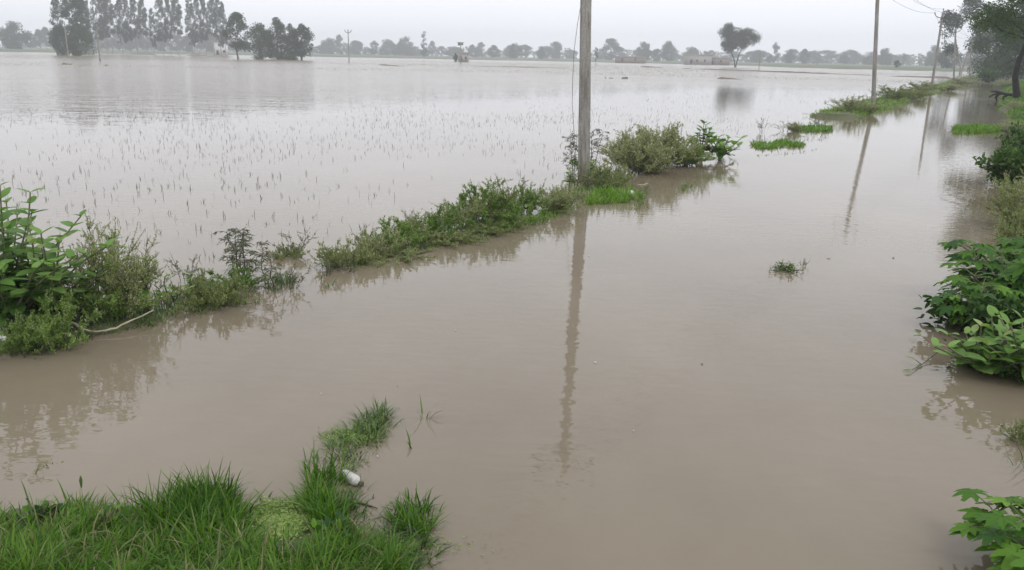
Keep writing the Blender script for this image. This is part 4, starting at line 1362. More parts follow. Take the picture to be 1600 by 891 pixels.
# right bank plants
plant(castor(31, 0.75, 0.75, 260, 0.14), (0.8, 1.6), 1570, 488, 118, 240, 'dark castor plant with star-shaped leaves on the right bank', 'castor_plant')
plant(castor(32, 0.5, 0.55, 110, 0.13), (0.55, 1.2), 1520, 512, 78, 150, 'lower castor plant reaching over the water on the right bank', 'castor_plant')
plant(calotropis(33, 0.5, 0.55, 17, 0.215, spread=1.0, lowleaf=0.06, ratio=0.5), (0.6, 1.4), 1545, 584, 100, 215, 'broad-leaved milkweed spreading over the water on the right bank', 'broad_leaved_plant')
plant(calotropis(34, 0.5, 0.5, 15, 0.215, spread=1.0, lowleaf=0.06, ratio=0.5), (0.6, 1.3), 1612, 596, 125, 190, 'broad-leaved milkweed at the right edge behind the spreading one', 'broad_leaved_plant')
plant(leafy_bush(35, 0.4, 0.5, 700, 0.07), (0.42, 1.1), 1540, 575, 45, 130, 'dark undergrowth beneath the right bank milkweed', 'leafy_bush', 'bush')
plant(castor(39, 0.6, 0.7, 130, 0.14), (0.65, 1.5), 1610, 455, 90, 200, 'castor plant at the right edge behind the dark one', 'castor_plant')
plant(leafy_bush(40, 0.5, 0.7, 1500, 0.09), (0.55, 1.6), 1560, 525, 75, 200, 'dark leafy bush filling the gap between castor and milkweed', 'leafy_bush', 'bush')
place('castor_plant', castor(36, 0.42, 0.42, 80, 0.135), on(G(1600, 905)) + np.array([0.04, 0, 0]), 1.0, 1.0, 'castor plant in the lower right corner at the water', 'plant')
plant(leafy_bush(37, 0.8, 0.9, 1500, 0.12), (0.85, 2.0), 1582, 290, 54, 105, 'dark bush drooping into the water on the right bank', 'leafy_bush', 'bush')
plant(leafy_bush(38, 0.7, 0.9, 1000, 0.12), (0.75, 2.0), 1592, 236, 34, 74, 'dark bush behind the small grass island on the right bank', 'leafy_bush', 'bush')
plant(FE[0], nFE, 1590, 355, 80, 90, 'wispy olive weed on the right bank above the thin twig', 'feathery_weed', group='weeds on the right bank')
plant(FL[1], nFL, 1596, 385, 60, 70, 'brownish tangled weed on the right bank below the thin twig', 'feathery_weed', group='weeds on the right bank')
plant(FE[2], nFE, 1606, 320, 60, 90, 'tall pale weed at the right edge above the wispy one', 'feathery_weed', group='weeds on the right bank')
plant(FE[1], nFE, 1596, 690, 40, 46, 'small pale weed in the water at the right edge', 'feathery_weed', group='weeds on the right bank')

for px, py, hp, wp, lb in ((1594, 178, 16, 44, 'pale weed on the right bank in front of the black trunk'), (1588, 205, 16, 40, 'olive weed on the right bank level with the grass island'), (1572, 138, 10, 40, 'low weed on the far right bank left of the black trunk'), (1598, 262, 30, 50, 'olive weed on the right bank between the two dark bushes'), (1604, 160, 18, 40, 'weed at the right edge beside the black trunk')):
    plant(FE[rng.integers(3)], nFE, px, py, hp, wp, lb, 'feathery_weed', group='weeds on the right bank')
# ------------------------------------------------------------------ grass
# the mass of grass in the foreground
FG_POLY = [(-60, 815), (0, 828), (60, 826), (110, 795), (170, 812), (235, 818), (290, 778), (345, 778), (372, 785), (385, 850), (392, 925), (490, 925), (505, 880), (530, 860), (600, 852), (625, 905), (650, 1000), (-150, 1000)]
fp = poly_pts(FG_POLY, 620)
pat = np.sin(fp[:, 0] * 4.1 + 1.3 * np.sin(fp[:, 1] * 3.7)) + np.sin(fp[:, 1] * 6.3 + fp[:, 0] * 2.2)
hi, lo = fp[pat > -0.1], fp[pat <= -0.1]
mg = grass_clump_mesh(hi, 0.2, 0.0075, 'grass', per=22, spread=0.03, lean=0.4, dry=0.03)
tag(link('grass', mg), 'deep green upright tufts of the near bank grass', 'grass', kind='stuff')
mg = grass_clump_mesh(poly_pts(FG_POLY, 150), 0.27, 0.0085, 'olive_grass', per=4, spread=0.04, lean=0.6, dry=0.12, curl=0.9)
tag(link('grass', mg), 'long pale blades arching over the near bank grass', 'grass', kind='stuff')
m1 = grass_clump_mesh(np.concatenate([lo, poly_pts(FG_POLY, 240)]), 0.15, 0.0075, 'grass', per=24, spread=0.05, lean=0.55, dry=0.05)
tag(link('grass', m1), 'low matted grass between the near bank tufts at the bottom left', 'grass', kind='stuff')
tag(link('grass', grass_clump_mesh(np.concatenate([poly_pts([(235, 815), (290, 778), (352, 776), (372, 800), (372, 850), (260, 860)], 60)]), 0.25, 0.009, 'grass', per=20, spread=0.035, lean=0.28, curl=0.4)), 'taller darker grass rising from the near bank beside the duckweed', 'grass', kind='stuff')
straw = MB()
sp_ = poly_pts(FG_POLY, 40)
sp_[:, 2] += rng.uniform(0.0, 0.06, 40)
blades(straw, sp_, rng.uniform(0, 6.28, 40), rng.uniform(1.0, 1.5, 40), rng.uniform(0.08, 0.2, 40), 0.005, rng.uniform(0.2, 1, 40), curl=0.3)
tag(link('straw', straw.mesh('straw', M['dry_straw'])), 'dead flattened straw lying in the near bank grass', 'straw', kind='stuff')
for px, py, lb in ((70, 838, 'broad-leaved weed at the upper left of the near grass'), (165, 850, 'broad-leaved weed low in the left part of the near grass'), (520, 870, 'broad-leaved weed in the near grass below the upright clump')):
    place('broad_leaved_weed', leafy_bush(px, 0.16, 0.12, 60, 0.05, 'castor'), on(G(px, py)), 0.5, 1.0, lb, 'plant')
# seed heads
seed = MB()
sst = MB()
P0 = G(132, 822)
h0 = Z(P0)
tube(sst, [P0 + [0, 0, h0], P0 + [0.01, 0, h0 + 0.12], P0 + [0.012, 0, h0 + 0.2]], [0.002, 0.0015, 0.001], 4)
tube(seed, [P0 + [0.012, 0, h0 + 0.19], P0 + [0.013, 0, h0 + 0.23], P0 + [0.014, 0, h0 + 0.255]], [0.004, 0.009, 0.003], 6)
rr = bpy.data.objects.new('foxtail_stalk', None)
COL.objects.link(rr)
link('stalk', sst.mesh('foxtail_stem', M['stem']), rr)
link('seed_head', seed.mesh('foxtail_head', M['olive_grass']), rr)
tag(rr, 'single foxtail seed head standing above the near grass', 'grass')


def clump(poly, n, H, W, mat, label, per=14, lean=0.45, name='grass_clump', spread=0.03, group=None, curl=0.6, dry=0.02, kind=None):
    return tag(link(name, grass_clump_mesh(poly_pts(poly, n), H, W, mat, per, spread, lean, 'grass_clump', dry, curl)), label, 'grass clump', group, kind)


clump([(470, 748), (520, 738), (538, 770), (532, 845), (492, 850)], 48, 0.22, 0.009, 'grass', 'upright grass clump left of the floating bottle', lean=0.25)
clump([(480, 760), (520, 740), (545, 700), (590, 655), (605, 655), (585, 690), (560, 715), (545, 760), (540, 800), (500, 800)], 30, 0.11, 0.008, 'wet_grass', 'flattened wet blades joining the grass tufts around the bottle', lean=1.0, spread=0.06, kind='stuff', name='drowned_grass')
clump([(600, 800), (650, 780), (676, 805), (668, 870), (640, 895), (590, 880)], 22, 0.13, 0.008, 'wet_grass', 'loose half drowned blades around the bushy clump on the right', lean=0.8, spread=0.06, kind='stuff', name='drowned_grass')
clump([(525, 790), (540, 770), (552, 800), (545, 850), (520, 850)], 22, 0.12, 0.007, 'wet_grass', 'short grass tuft just below the floating bottle', spread=0.06)
clump([(515, 700), (540, 675), (585, 668), (595, 690), (565, 705), (535, 715)], 34, 0.13, 0.008, 'wet_grass', 'matted grass tuft round the small duckweed patch above the bottle', lean=0.7)
clump([(548, 675), (580, 645), (600, 640), (605, 660), (580, 685)], 26, 0.14, 0.008, 'wet_grass', 'narrow grass tuft trailing above the small duckweed patch', lean=0.5)
clump([(530, 715), (565, 705), (560, 735), (540, 740)], 12, 0.12, 0.008, 'wet_grass', 'drooping grass between the bottle and the small duckweed patch', lean=0.9)
clump([(482, 722), (500, 718), (500, 730), (486, 732)], 4, 0.15, 0.009, 'wet_grass', 'few broad blades standing left of the matted grass tuft', per=6)
clump([(610, 800), (640, 785), (668, 800), (660, 840), (620, 830)], 26, 0.17, 0.009, 'grass', 'bushy grass clump right of the floating bottle', lean=0.45)
clump([(600, 830), (660, 835), (668, 890), (640, 900), (600, 870)], 30, 0.14, 0.009, 'wet_grass', 'flopped wet grass under the bushy clump on the right', lean=0.9)
clump([(405, 782), (425, 778), (425, 786), (408, 788)], 2, 0.09, 0.012, 'wet_grass', 'small broken blades in the water above the duckweed', per=6)
clump([(662, 648), (670, 648), (670, 654), (662, 654)], 1, 0.19, 0.013, 'wet_grass', 'two lone blades in the water right of the trailing tuft', per=5, lean=0.3)
clump([(646, 700), (651, 700), (651, 704), (646, 704)], 1, 0.18, 0.016, 'wet_grass', 'single upright blade in the water above the bushy clump', per=2, lean=0.1, curl=0.1)
clump([(620, 602), (628, 602), (628, 606), (620, 606)], 1, 0.05, 0.006, 'wet_grass', 'tiny blade tip in the water above the trailing tuft', per=3)
clump([(45, 738), (56, 738), (58, 742), (46, 742)], 1, 0.12, 0.008, 'wet_grass', 'leaning blades in the water left of the drowned tuft', per=3, lean=0.5)
clump([(72, 722), (88, 722), (88, 728), (74, 728)], 2, 0.08, 0.01, 'wet_grass', 'small drowned tuft in the shallow water at the left', per=5)
clump([(98, 742), (106, 742), (106, 746), (98, 746)], 1, 0.06, 0.01, 'wet_grass', 'sunken blade tips right below the drowned tuft', per=4, lean=0.8)

clump([(1566, 300), (1612, 292), (1612, 235), (1574, 245)], 120, 0.22, 0.014, 'bright_grass', 'fresh grass on the right bank around the drooping dark bush', lean=0.45, spread=0.07)
clump([(1578, 425), (1612, 425), (1612, 325), (1572, 335)], 120, 0.2, 0.012, 'bright_grass', 'fresh grass on the right bank behind the thin twig', lean=0.5, spread=0.07)
# verge grass (near part) and its lush patches
vg = np.concatenate([poly_pts([(-40, 560), (100, 548), (240, 510), (380, 478), (400, 455), (330, 445), (200, 470), (60, 500), (-40, 520)], 260),
                     poly_pts([(500, 425), (600, 402), (760, 372), (880, 340), (900, 310), (860, 315), (700, 360), (520, 408)], 110)])
tag(link('grass', grass_clump_mesh(vg, 0.16, 0.008, 'wet_grass', 12, 0.06, 0.5, dry=0.05)), 'low green grass between the weeds of the near verge', 'grass', kind='stuff')
tag(link('grass', grass_clump_mesh(poly_pts([(290, 480), (360, 478), (385, 462), (365, 450), (310, 455)], 60), 0.2, 0.007, 'olive_grass', 16, 0.05, 0.6, dry=0.15)), 'olive drooping grass at the right end of the left verge plants', 'grass', kind='stuff')
tag(link('grass', grass_clump_mesh(np.concatenate([poly_pts([(560, 412), (650, 392), (780, 366), (880, 338), (900, 325), (780, 352), (640, 382), (555, 402)], 130), poly_pts([(880, 318), (925, 322), (980, 300), (960, 285), (900, 290)], 70)]), 0.17, 0.009, 'bright_grass', 10, 0.07, 0.5, dry=0.06)), 'bright low grass at the water edge of the long weed strip and the near pole', 'grass', kind='stuff')
clump([(415, 440), (465, 436), (468, 448), (420, 456)], 26, 0.2, 0.008, 'wet_grass', 'small grass tuft alone in the gap of the verge', per=8, lean=0.35)
clump([(500, 440), (530, 432), (520, 452), (500, 455)], 4, 0.16, 0.008, 'wet_grass', 'few bent dark blades at the left tip of the long strip', per=4, lean=0.7)
clump([(915, 322), (990, 318), (1010, 310), (985, 300), (930, 302)], 90, 0.24, 0.012, 'bright_grass', 'bright green grass patch in front of the near pole', per=14, lean=0.3)
clump([(990, 330), (1015, 327), (1012, 318), (990, 318)], 8, 0.16, 0.012, 'olive_grass', 'small yellowish tuft right of the bright grass patch', per=9, spread=0.06)
clump([(992, 308), (1022, 302), (1020, 292), (1000, 296)], 8, 0.18, 0.009, 'wet_grass', 'thin wet blades around the white scrap', per=5)
clump([(1045, 300), (1085, 298), (1085, 290), (1050, 292)], 14, 0.16, 0.011, 'wet_grass', 'sparse drowned blades below the olive bushes', kind='stuff', name='drowned_grass', per=6)
clump([(1180, 234), (1255, 230), (1262, 225), (1225, 220), (1172, 224)], 170, 0.16, 0.02, 'bright_grass', 'nearest low bright grass patch far along the verge', per=10, lean=0.4)
clump([(1240, 207), (1300, 206), (1302, 199), (1270, 197), (1235, 202)], 170, 0.2, 0.022, 'bright_grass', 'second bright grass patch far along the verge', per=10, lean=0.4)
clump([(1490, 210), (1560, 208), (1562, 200), (1530, 197), (1488, 200)], 330, 0.24, 0.024, 'bright_grass', 'small bright grass island at the right side of the road', per=10, lean=0.3)
clump([(1230, 218), (1290, 222), (1292, 214), (1240, 212)], 40, 0.12, 0.012, 'wet_grass', 'drowned dark stubble between the two bright patches', kind='stuff', name='drowned_grass', per=4, lean=0.8)
clump([(1170, 245), (1255, 240), (1280, 232), (1260, 236)], 26, 0.1, 0.012, 'wet_grass', 'drowned dark blades before the nearest bright patch', kind='stuff', name='drowned_grass', per=4, lean=0.8)
# verge grass from the second pole to the far end of the road
n = 7500
s = 25.5 + 200 * rng.uniform(0, 1, n) ** 1.7
t = rng.uniform(-1.6, 2.6, n)
X = RO[0] + RD[0] * s + RN[0] * t
Y = RO[1] + RD[1] * s + RN[1] * t
H_ = height(X, Y)
k = H_ > -0.02
k &= (np.sin(s * 0.42 + 0.6) + 0.7 * np.sin(s * 0.17 + t * 0.8) + rng.normal(0, 0.45, n) > -0.75)
tag(link('grass', grass_clump_mesh(np.column_stack([X, Y, np.maximum(H_, 0)])[k], 0.24, 0.03, 'bright_grass', 9, 0.2, 0.45, dry=0.06)), 'lush green grass on the far verge around the distant poles', 'grass', kind='stuff')
# right bank grass
n = 16000
s = -9 + 130 * rng.uniform(0, 1, n) ** 1.5
t = bank_edge(s) + rng.uniform(-0.35, 1, n) ** 1.0 * (5 + s * 0.05)
X = RO[0] + RD[0] * s + RN[0] * t
Y = RO[1] + RD[1] * s + RN[1] * t
H_ = height(X, Y)
k = (H_ > -0.05) & (np.hypot(X, Y) > 3.2)
P = np.column_stack([X, Y, np.maximum(H_, 0)])[k]
nr = np.hypot(P[:, 0], P[:, 1])
for lo, hi, hh, ww, mt, lb in ((0, 13.5, 0.16, 0.008, 'wet_grass', 'grass under the castor and milkweed of the near right bank'), (13.5, 24, 0.22, 0.013, 'olive_grass', 'olive grass hanging into the water on the right bank'), (24, 400, 0.26, 0.03, 'bright_grass', 'bright grass of the right bank around the black trunk')):
    kk = (nr >= lo) & (nr < hi)
    tag(link('grass', grass_clump_mesh(P[kk], hh, ww, mt, 10, 0.09, 0.5, dry=0.08)), lb, 'grass', kind='stuff')

# duckweed
def duckweed(blobs, n, lb, z=0.016):
    m = MB()
    P = np.zeros((0, 2))
    for (px, py, rx, ry, k) in blobs:
        c = G(px, py)
        q = rng.normal(0, 1, (int(n * k), 2)) * [rx, ry] * (0.75 + 0.25 * np.sin(rng.uniform(0, 6.28, (int(n * k), 1)) * 3))
        P = np.concatenate([P, c[:2] + q])
    keep = (np.sin(P[:, 0] * 31 + 2 * np.sin(P[:, 1] * 17)) + np.sin(P[:, 1] * 27 + P[:, 0] * 11) + rng.normal(0, 0.7, len(P))) > -1.0
    P = P[keep]
    n = len(P)
    P = np.column_stack([P, np.maximum(0, height(P[:, 0], P[:, 1])) + z + rng.uniform(0, 0.008, n)])
    a = rng.uniform(0, 2 * PI, n)
    D = np.stack([np.cos(a), np.sin(a), rng.normal(0, 0.3, n)], -1)
    Nn = np.array([0, 0, 1.0]) + rng.normal(0, 0.35, (n, 3))
    small_leaves(m, P, D, 0.014 * rng.uniform(0.5, 1.5, n), 0.011, np.clip(rng.normal(0.5, 0.24, n), 0, 1), Nn)
    tag(link('duckweed', m.mesh('duckweed', M['duckweed'])), lb, 'duckweed', kind='stuff')


duckweed([(425, 800, 0.07, 0.05, 0.3), (450, 825, 0.1, 0.07, 0.4), (425, 850, 0.09, 0.06, 0.3), (470, 790, 0.05, 0.04, 0.1)], 12000, 'pale green duckweed mat between the near grass and the upright clump')
duckweed([(545, 683, 0.09, 0.06, 1.0)], 2600, 'small duckweed patch in the matted tuft above the bottle', 0.006)
duckweed([(600, 855, 0.2, 0.06, 1.0)], 1800, 'thin duckweed fringe along the near grass below the bottle', 0.01)
duckweed([(555, 414, 0.3, 0.12, 0.6), (590, 405, 0.25, 0.1, 0.4)], 1800, 'pale green scum at the waterline of the long weed strip', 0.006)
tag(link('grass', grass_clump_mesh(poly_pts([(390, 800), (480, 790), (490, 860), (400, 870)], 16), 0.13, 0.007, 'grass', per=5, spread=0.03, lean=0.5)), 'few thin blades growing through the duckweed mat', 'grass', kind='stuff')

# ------------------------------------------------------------------ rice seedlings
def seedling_points(n, d0, d1):
    d = np.sqrt(rng.uniform(d0 ** 2, d1 ** 2, n))
    az = rng.uniform(rad(-38), rad(33), n)
    x, y = d * np.sin(az), d * np.cos(az)
    s, t = to_st(x, y)
    h = height(x, y)
    gap = np.sin(s * 0.55 + 1.7 * np.sin(t * 0.4)) + np.sin(t * 0.5 + 0.8 * np.sin(s * 0.23)) + rng.normal(0, 0.9, n)
    k = (t < -0.75) & (h < -0.02) & ((gap > -0.5) | (d > 120))
    return np.column_stack([x, y])[k]


near = seedling_points(6500, 7.0, 38)
o = np.argsort(np.hypot(near[:, 0], near[:, 1]))
near = near[o]
vis = []
for i, (x, y) in enumerate(near):
    v = np.array([x, y, 0.05 - CAMZ])
    z = v @ _f
    ux = 800 + FPX * (v @ _r) / z
    if 0 < ux < 1600 and len(vis) < 300:
        vis.append(i)
rice_kits = []
for k in range(8):
    m = MB()
    nb = 1 + (k % 3)
    P = np.column_stack([rng.normal(0, 0.012, nb), rng.normal(0, 0.012, nb), np.full(nb, -0.02)])
    blades(m, P, rng.uniform(0, 6.28, nb), np.abs(rng.normal(0.15, 0.15, nb)), rng.uniform(0.05, 0.15, nb), 0.008, np.clip(rng.normal(0.5, 0.25, nb), 0, 1), curl=np.abs(rng.normal(0.25, 0.3, nb)))
    rice_kits.append(m.mesh('rice_seedling', M['rice']))
vs = set(vis)
for i in vis:
    r = link('rice_seedling', rice_kits[rng.integers(8)])
    r.location = (near[i, 0], near[i, 1], 0)
    r.rotation_euler = (rng.normal(0, 0.12), rng.normal(0, 0.12), rng.uniform(0, 6.28))
    sc = float(rng.uniform(0.6, 1.15))
    r.scale = (1, 1, sc)
    tag(r, 'thin dark rice seedling poking out of the flooded field behind the verge', 'rice seedling', 'nearest rice seedlings in the field')
rest = np.array([near[i] for i in range(len(near)) if i not in vs])
mid = seedling_points(20000, 38, 130)
m = MB()
for pts, nb, hh, ww in ((rest, 2, 0.11, 0.007), (mid, 1, 0.105, 0.011)):
    n = len(pts) * nb
    P = np.repeat(pts, nb, 0) + rng.normal(0, 0.015, (n, 2))
    P = np.column_stack([P, np.full(n, -0.02)])
    blades(m, P, rng.uniform(0, 6.28, n), np.abs(rng.normal(0.15, 0.15, n)), hh * rng.uniform(0.3, 1.2, n), ww, np.clip(rng.normal(0.5, 0.25, n), 0, 1), curl=np.abs(rng.normal(0.25, 0.3, n)))
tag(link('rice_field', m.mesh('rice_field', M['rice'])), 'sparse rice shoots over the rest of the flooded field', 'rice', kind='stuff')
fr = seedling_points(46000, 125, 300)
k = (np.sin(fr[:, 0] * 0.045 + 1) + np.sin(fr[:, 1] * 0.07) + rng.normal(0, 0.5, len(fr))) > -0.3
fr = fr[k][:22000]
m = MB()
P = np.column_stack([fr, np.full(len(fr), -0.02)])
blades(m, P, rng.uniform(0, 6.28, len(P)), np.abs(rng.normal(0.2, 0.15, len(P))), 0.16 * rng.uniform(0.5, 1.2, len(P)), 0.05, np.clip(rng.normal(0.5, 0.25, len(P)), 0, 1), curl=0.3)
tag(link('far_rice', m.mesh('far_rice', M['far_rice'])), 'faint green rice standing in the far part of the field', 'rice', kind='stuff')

# ------------------------------------------------------------------ litter, twigs, bottle
def bottle():
    r = bpy.data.objects.new('plastic_bottle', None)
    COL.objects.link(r)
    prof = [(0.0, 0.0), (0.022, 0.0), (0.031, 0.006), (0.033, 0.02), (0.033, 0.05), (0.031, 0.055), (0.033, 0.06), (0.033, 0.09), (0.031, 0.095), (0.033, 0.1), (0.032, 0.13), (0.026, 0.15), (0.015, 0.165), (0.0125, 0.17), (0.0125, 0.178)]
    m = MB()
    lathe(m, prof, 20)
    link('body', m.mesh('bottle_body', M['bottle'], True), r)
    m = MB()
    lathe(m, [(0.0, 0.198), (0.012, 0.198), (0.0155, 0.195), (0.0155, 0.179), (0.0, 0.179)], 16)
    link('cap', m.mesh('bottle_cap', M['dark_scrap'], True), r)
    a, b = G(536, 745), G(562, 762)
    d = b - a
    r.location = (float(a[0]), float(a[1]), 0.018)
    r.rotation_euler = Vector((float(d[0]), float(d[1]), 0.012)).to_track_quat('Z', 'Y').to_euler()
    s = 1.0
    r.scale = (s, s, s)
    tag(r, 'pale plastic bottle floating on its side beside the upright grass clump', 'bottle')


M['bottle'] = noise_mat('cloudy_bottle_plastic', [(0.3, (0.2, 0.17, 0.13)), (0.42, (0.42, 0.4, 0.36)), (0.65, (0.6, 0.6, 0.57))], 30, 0.35, spec=0.5)
bottle()


def stick(name, pix, radii, mat, label, zs=None, cat='stick', k=6):
    m = MB()
    pts = [G(px, py, z) for (px, py), z in zip(pix, zs or [0.03] * len(pix))]
    # smooth the run of points
    pts = np.array(pts)
    u = np.arange(len(pts))
    uu = np.linspace(0, len(pts) - 1, (len(pts) - 1) * 4 + 1)
    P = np.column_stack([np.interp(uu, u, pts[:, c]) for c in range(3)])
    for _ in range(3):
        P[1:-1] = (P[:-2] + 2 * P[1:-1] + P[2:]) / 4
    P[1:-1] += rng.normal(0, radii[0] * 0.25, P[1:-1].shape)
    tube(m, P, np.interp(uu, [0, len(pts) - 1], radii) * rng.uniform(0.8, 1.2, len(uu)), k)
    return tag(link(name, m.mesh(name, M[mat], True)), label, cat)


stick('bare_stem', [(82, 488), (105, 500), (132, 516), (150, 520), (180, 513), (215, 497), (240, 485)], (0.013, 0.007), 'pale_stem', 'pale bent bare stem arching over the water below the big bush', [0.12, 0.1, 0.04, 0.03, 0.05, 0.08, 0.12])
stick('post', [(-30, 531), (-5, 530), (11, 527)], (0.04, 0.04), 'white_scrap', 'whitish round post end poking out at the left edge', [0.07, 0.07, 0.075], 'post', 12)
stick('twig', [(1535, 357), (1548, 359), (1562, 352), (1580, 345), (1610, 343)], (0.006, 0.014), 'brown_stem', 'thin bare twig reaching over the water from the right bank', [0.05, 0.02, 0.08, 0.15, 0.25])
stick('pale_stick', [(997, 289), (1004, 289), (1012, 287)], (0.012, 0.008), 'pale_stem', 'short pale stick floating below the olive bushes', [0.01, 0.01, 0.012])
stick('floating_straw', [(560, 786), (578, 790), (590, 795)], (0.006, 0.003), 'dark_scrap', 'dark stem floating right below the bottle', [0.006, 0.006, 0.006])
stick('floating_straw', [(553, 805), (572, 801)], (0.005, 0.003), 'dark_scrap', 'second dark stem floating in the pool below the bottle', [0.006, 0.006])
# drowned sprig off the right bank
m = MB()
lv = MB()
a, b, c, e = G(1468, 548, 0.05), G(1440, 570, 0.01), G(1425, 578, 0.02), G(1430, 562, 0.05)
tube(m, [a, b, c], [0.006, 0.004, 0.003], 4)
tube(m, [b, e], [0.004, 0.002], 4)
a2, b2 = G(1470, 548, 0.03), G(1440, 525, 0.05)
tube(m, [a2, b2], [0.005, 0.002], 4)
P = np.array([c, e, b2, b, b2])
D = np.array([[-1, -0.2, 0.1], [-0.7, 0.6, 0.2], [-0.6, 0.5, 0.5], [-0.6, -0.5, 0.1], [-0.9, 0, 0.1]])
big_leaves(lv, P, D, np.tile([0, 0, 1.0], (5, 1)), 0.08, 0.03, np.full(5, 0.5))
r = bpy.data.objects.new('drowned_sprig', None)
COL.objects.link(r)
link('stems', m.mesh('sprig_stems', M['brown_stem']), r)
link('foliage', lv.mesh('sprig_leaves', M['weed_green']), r)
tag(r, 'half drowned leafy sprig beside the right bank milkweed', 'plant')
# dark fallen branch on the far right bank
m = MB()
base = G(1585, 152, 0.3)
for pix in ([(1590, 150), (1578, 148), (1566, 146), (1552, 148), (1545, 152)], [(1574, 148), (1568, 152), (1566, 160)], [(1566, 146), (1556, 143), (1548, 143)], [(1560, 147), (1556, 153), (1558, 158)]):
    dep = math.hypot(*base[:2])
    pts = []
    for px, py in pix:
        d = ray(px, py)
        pts.append(np.array([0, 0, CAMZ]) + d * (dep / math.hypot(d[0], d[1])))
    tube(m, pts, np.linspace(0.14, 0.05, len(pts)), 5)
tag(link('fallen_branch', m.mesh('fallen_branch', M['black_bark'])), 'dark fallen branch arching over the water before the black trunk', 'branch')
# white scrap
m = MB()
g = on(G(986, 307), 0.0)
prof = [(0.0, -0.02), (0.05, 0.0), (0.075, 0.035), (0.06, 0.075), (0.03, 0.095), (0.0, 0.1)]
lathe(m, prof, 9, Matrix.Translation([float(v) for v in g]))
m.v[-1] = m.v[-1] + rng.normal(0, 0.008, m.v[-1].shape)
tag(link('plastic_scrap', m.mesh('plastic_scrap', M['white_scrap'], True)), 'crumpled white plastic scrap at the edge of the bright grass patch', 'litter')
# floating specks
def fleck(px, py, w, mat, name, label, group):
    g = G(px, py, 0.006)
    k = 9
    a = np.arange(k) / k * 2 * PI
    rr_ = w * 0.5 * rng.uniform(0.7, 1.2, k)
    el = rng.uniform(0.4, 0.8)
    top = np.column_stack([np.cos(a) * rr_, np.sin(a) * rr_ * el, np.zeros(k)])
    ang = rng.uniform(0, 3)
    R2 = np.array([[math.cos(ang), -math.sin(ang), 0], [math.sin(ang), math.cos(ang), 0], [0, 0, 1]])
    top = top @ R2.T
    m = MB()
    V = np.vstack([top, top * [0.8, 0.8, 1] + [0, 0, 0.003], [[0, 0, 0.004]], ])
    F = [(i, (i + 1) % k, k + (i + 1) % k, k + i) for i in range(k)]
    m.add(V, F)
    m.f.append(np.array([(k + i, k + (i + 1) % k, 2 * k) for i in range(k)]))
    o = link(name, m.mesh(name, M[mat], True))
    o.location = [float(v) for v in g]
    tag(o, label, 'debris', group)


for px, py in ((502, 615), (590, 713), (712, 516), (930, 566), (990, 673), (920, 400)):
    fleck(px, py, 0.016 if py > 600 else 0.022, 'fleck', 'floating_fleck', 'pale fleck floating on the open brown water', 'pale flecks on the water')
for px, py in ((1295, 404), (1097, 569), (1396, 403)):
    fleck(px, py, 0.03 if py > 450 else 0.05, 'dark_scrap', 'floating_debris', 'dark crumb of debris floating on the open brown water', 'dark crumbs on the water')

# ------------------------------------------------------------------ haze
mb = MB()
e = 3.0
cs = [ST(S0 - e, T0 - e), ST(S0 - e, T1 + e), ST(S1 + e, T1 + e), ST(S1 + e, T0 - e)]
V = [(*c[:2], -1.5) for c in cs] + [(*c[:2], 36.0) for c in cs]
mb.add(V, [(0, 1, 2, 3), (7, 6, 5, 4), (0, 4, 5, 1), (1, 5, 6, 2), (2, 6, 7, 3), (3, 7, 4, 0)])
hm, nt, out = new_mat('haze')
pv = N(nt, 'ShaderNodeVolumePrincipled')
pv.inputs['Color'].default_value = (0.93, 0.95, 1.0, 1)
pv.inputs['Density'].default_value = 0.00085
pv.inputs['Anisotropy'].default_value = 0.1
nt.links.new(pv.outputs[0], out.inputs['Volume'])
me = mb.mesh('haze', hm)
import bmesh
bm = bmesh.new()
bm.from_mesh(me)
bmesh.ops.recalc_face_normals(bm, faces=bm.faces)
bm.to_mesh(me)
bm.free()
tag(link('haze', me), 'pale rainy haze over the fields', 'haze', kind='stuff')

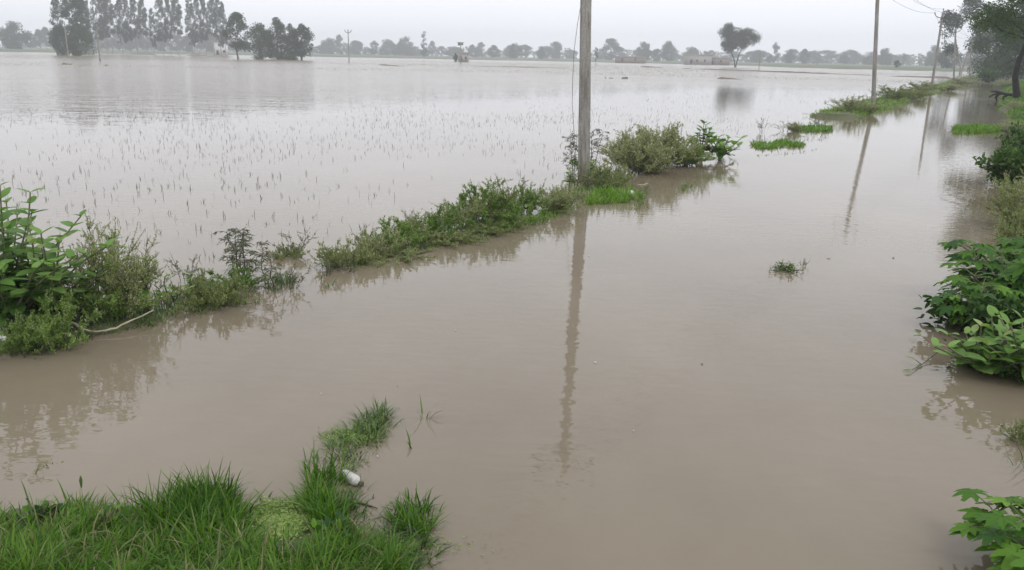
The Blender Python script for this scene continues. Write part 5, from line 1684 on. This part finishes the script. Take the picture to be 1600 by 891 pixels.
# ------------------------------------------------------------------ sky and sun
SUN_EL, SUN_AZ = rad(58), rad(150)      # behind the camera to the right, veiled by cloud
w = bpy.data.worlds.new('World')
scene.world = w
w.use_nodes = True
nt = w.node_tree
nt.nodes.clear()
out = N(nt, 'ShaderNodeOutputWorld')
bg = N(nt, 'ShaderNodeBackground')
sky = N(nt, 'ShaderNodeTexSky', sky_type='NISHITA')
sky.sun_disc = False
sky.sun_elevation = SUN_EL
sky.sun_rotation = SUN_AZ
sky.dust_density = 6.0
sky.air_density = 1.5
hs = N(nt, 'ShaderNodeHueSaturation')
hs.inputs['Saturation'].default_value = 0.15
nt.links.new(sky.outputs[0], hs.inputs['Color'])
tc = N(nt, 'ShaderNodeTexCoord')
nz = N(nt, 'ShaderNodeTexNoise')
setin(nz, Scale=1.6, Detail=4, Roughness=0.5)
mp = N(nt, 'ShaderNodeMapping')
mp.inputs['Scale'].default_value = (1, 1, 3)
nt.links.new(tc.outputs['Generated'], mp.inputs[0])
nt.links.new(mp.outputs[0], nz.inputs['Vector'])
cloud = ramp(nt, nz.outputs[0], [(0.25, (9.1, 9.3, 10.0)), (0.75, (10.0, 10.2, 10.8))])
mx = N(nt, 'ShaderNodeMix', data_type='RGBA')
mx.inputs['Factor'].default_value = 0.85
nt.links.new(hs.outputs[0], mx.inputs['A'])
nt.links.new(cloud, mx.inputs['B'])
nt.links.new(mx.outputs['Result'], bg.inputs['Color'])
bg.inputs['Strength'].default_value = 0.13
nt.links.new(bg.outputs[0], out.inputs['Surface'])

sd = bpy.data.lights.new('sun', 'SUN')
so = bpy.data.objects.new('sun', sd)
COL.objects.link(so)
sd.energy = 0.7
sd.angle = rad(25)
sd.color = (1.0, 0.97, 0.93)
dv = Vector((math.sin(SUN_AZ) * math.cos(SUN_EL), math.cos(SUN_AZ) * math.cos(SUN_EL), math.sin(SUN_EL)))
so.rotation_euler = dv.to_track_quat('Z', 'Y').to_euler()
so.location = (0, 0, 60)

# ------------------------------------------------------------------ render settings
scene.view_settings.view_transform = 'Standard'
scene.view_settings.look = 'None'
scene.view_settings.exposure = 0.0
scene.view_settings.gamma = 1.0
scene.view_settings.use_curve_mapping = False
scene.render.engine = 'CYCLES'
cy = scene.cycles
cy.max_bounces = 6
cy.diffuse_bounces = 2
cy.glossy_bounces = 3
cy.transmission_bounces = 3
cy.volume_bounces = 2
cy.transparent_max_bounces = 8
cy.use_denoising = True
cy.caustics_reflective = False
cy.caustics_refractive = False
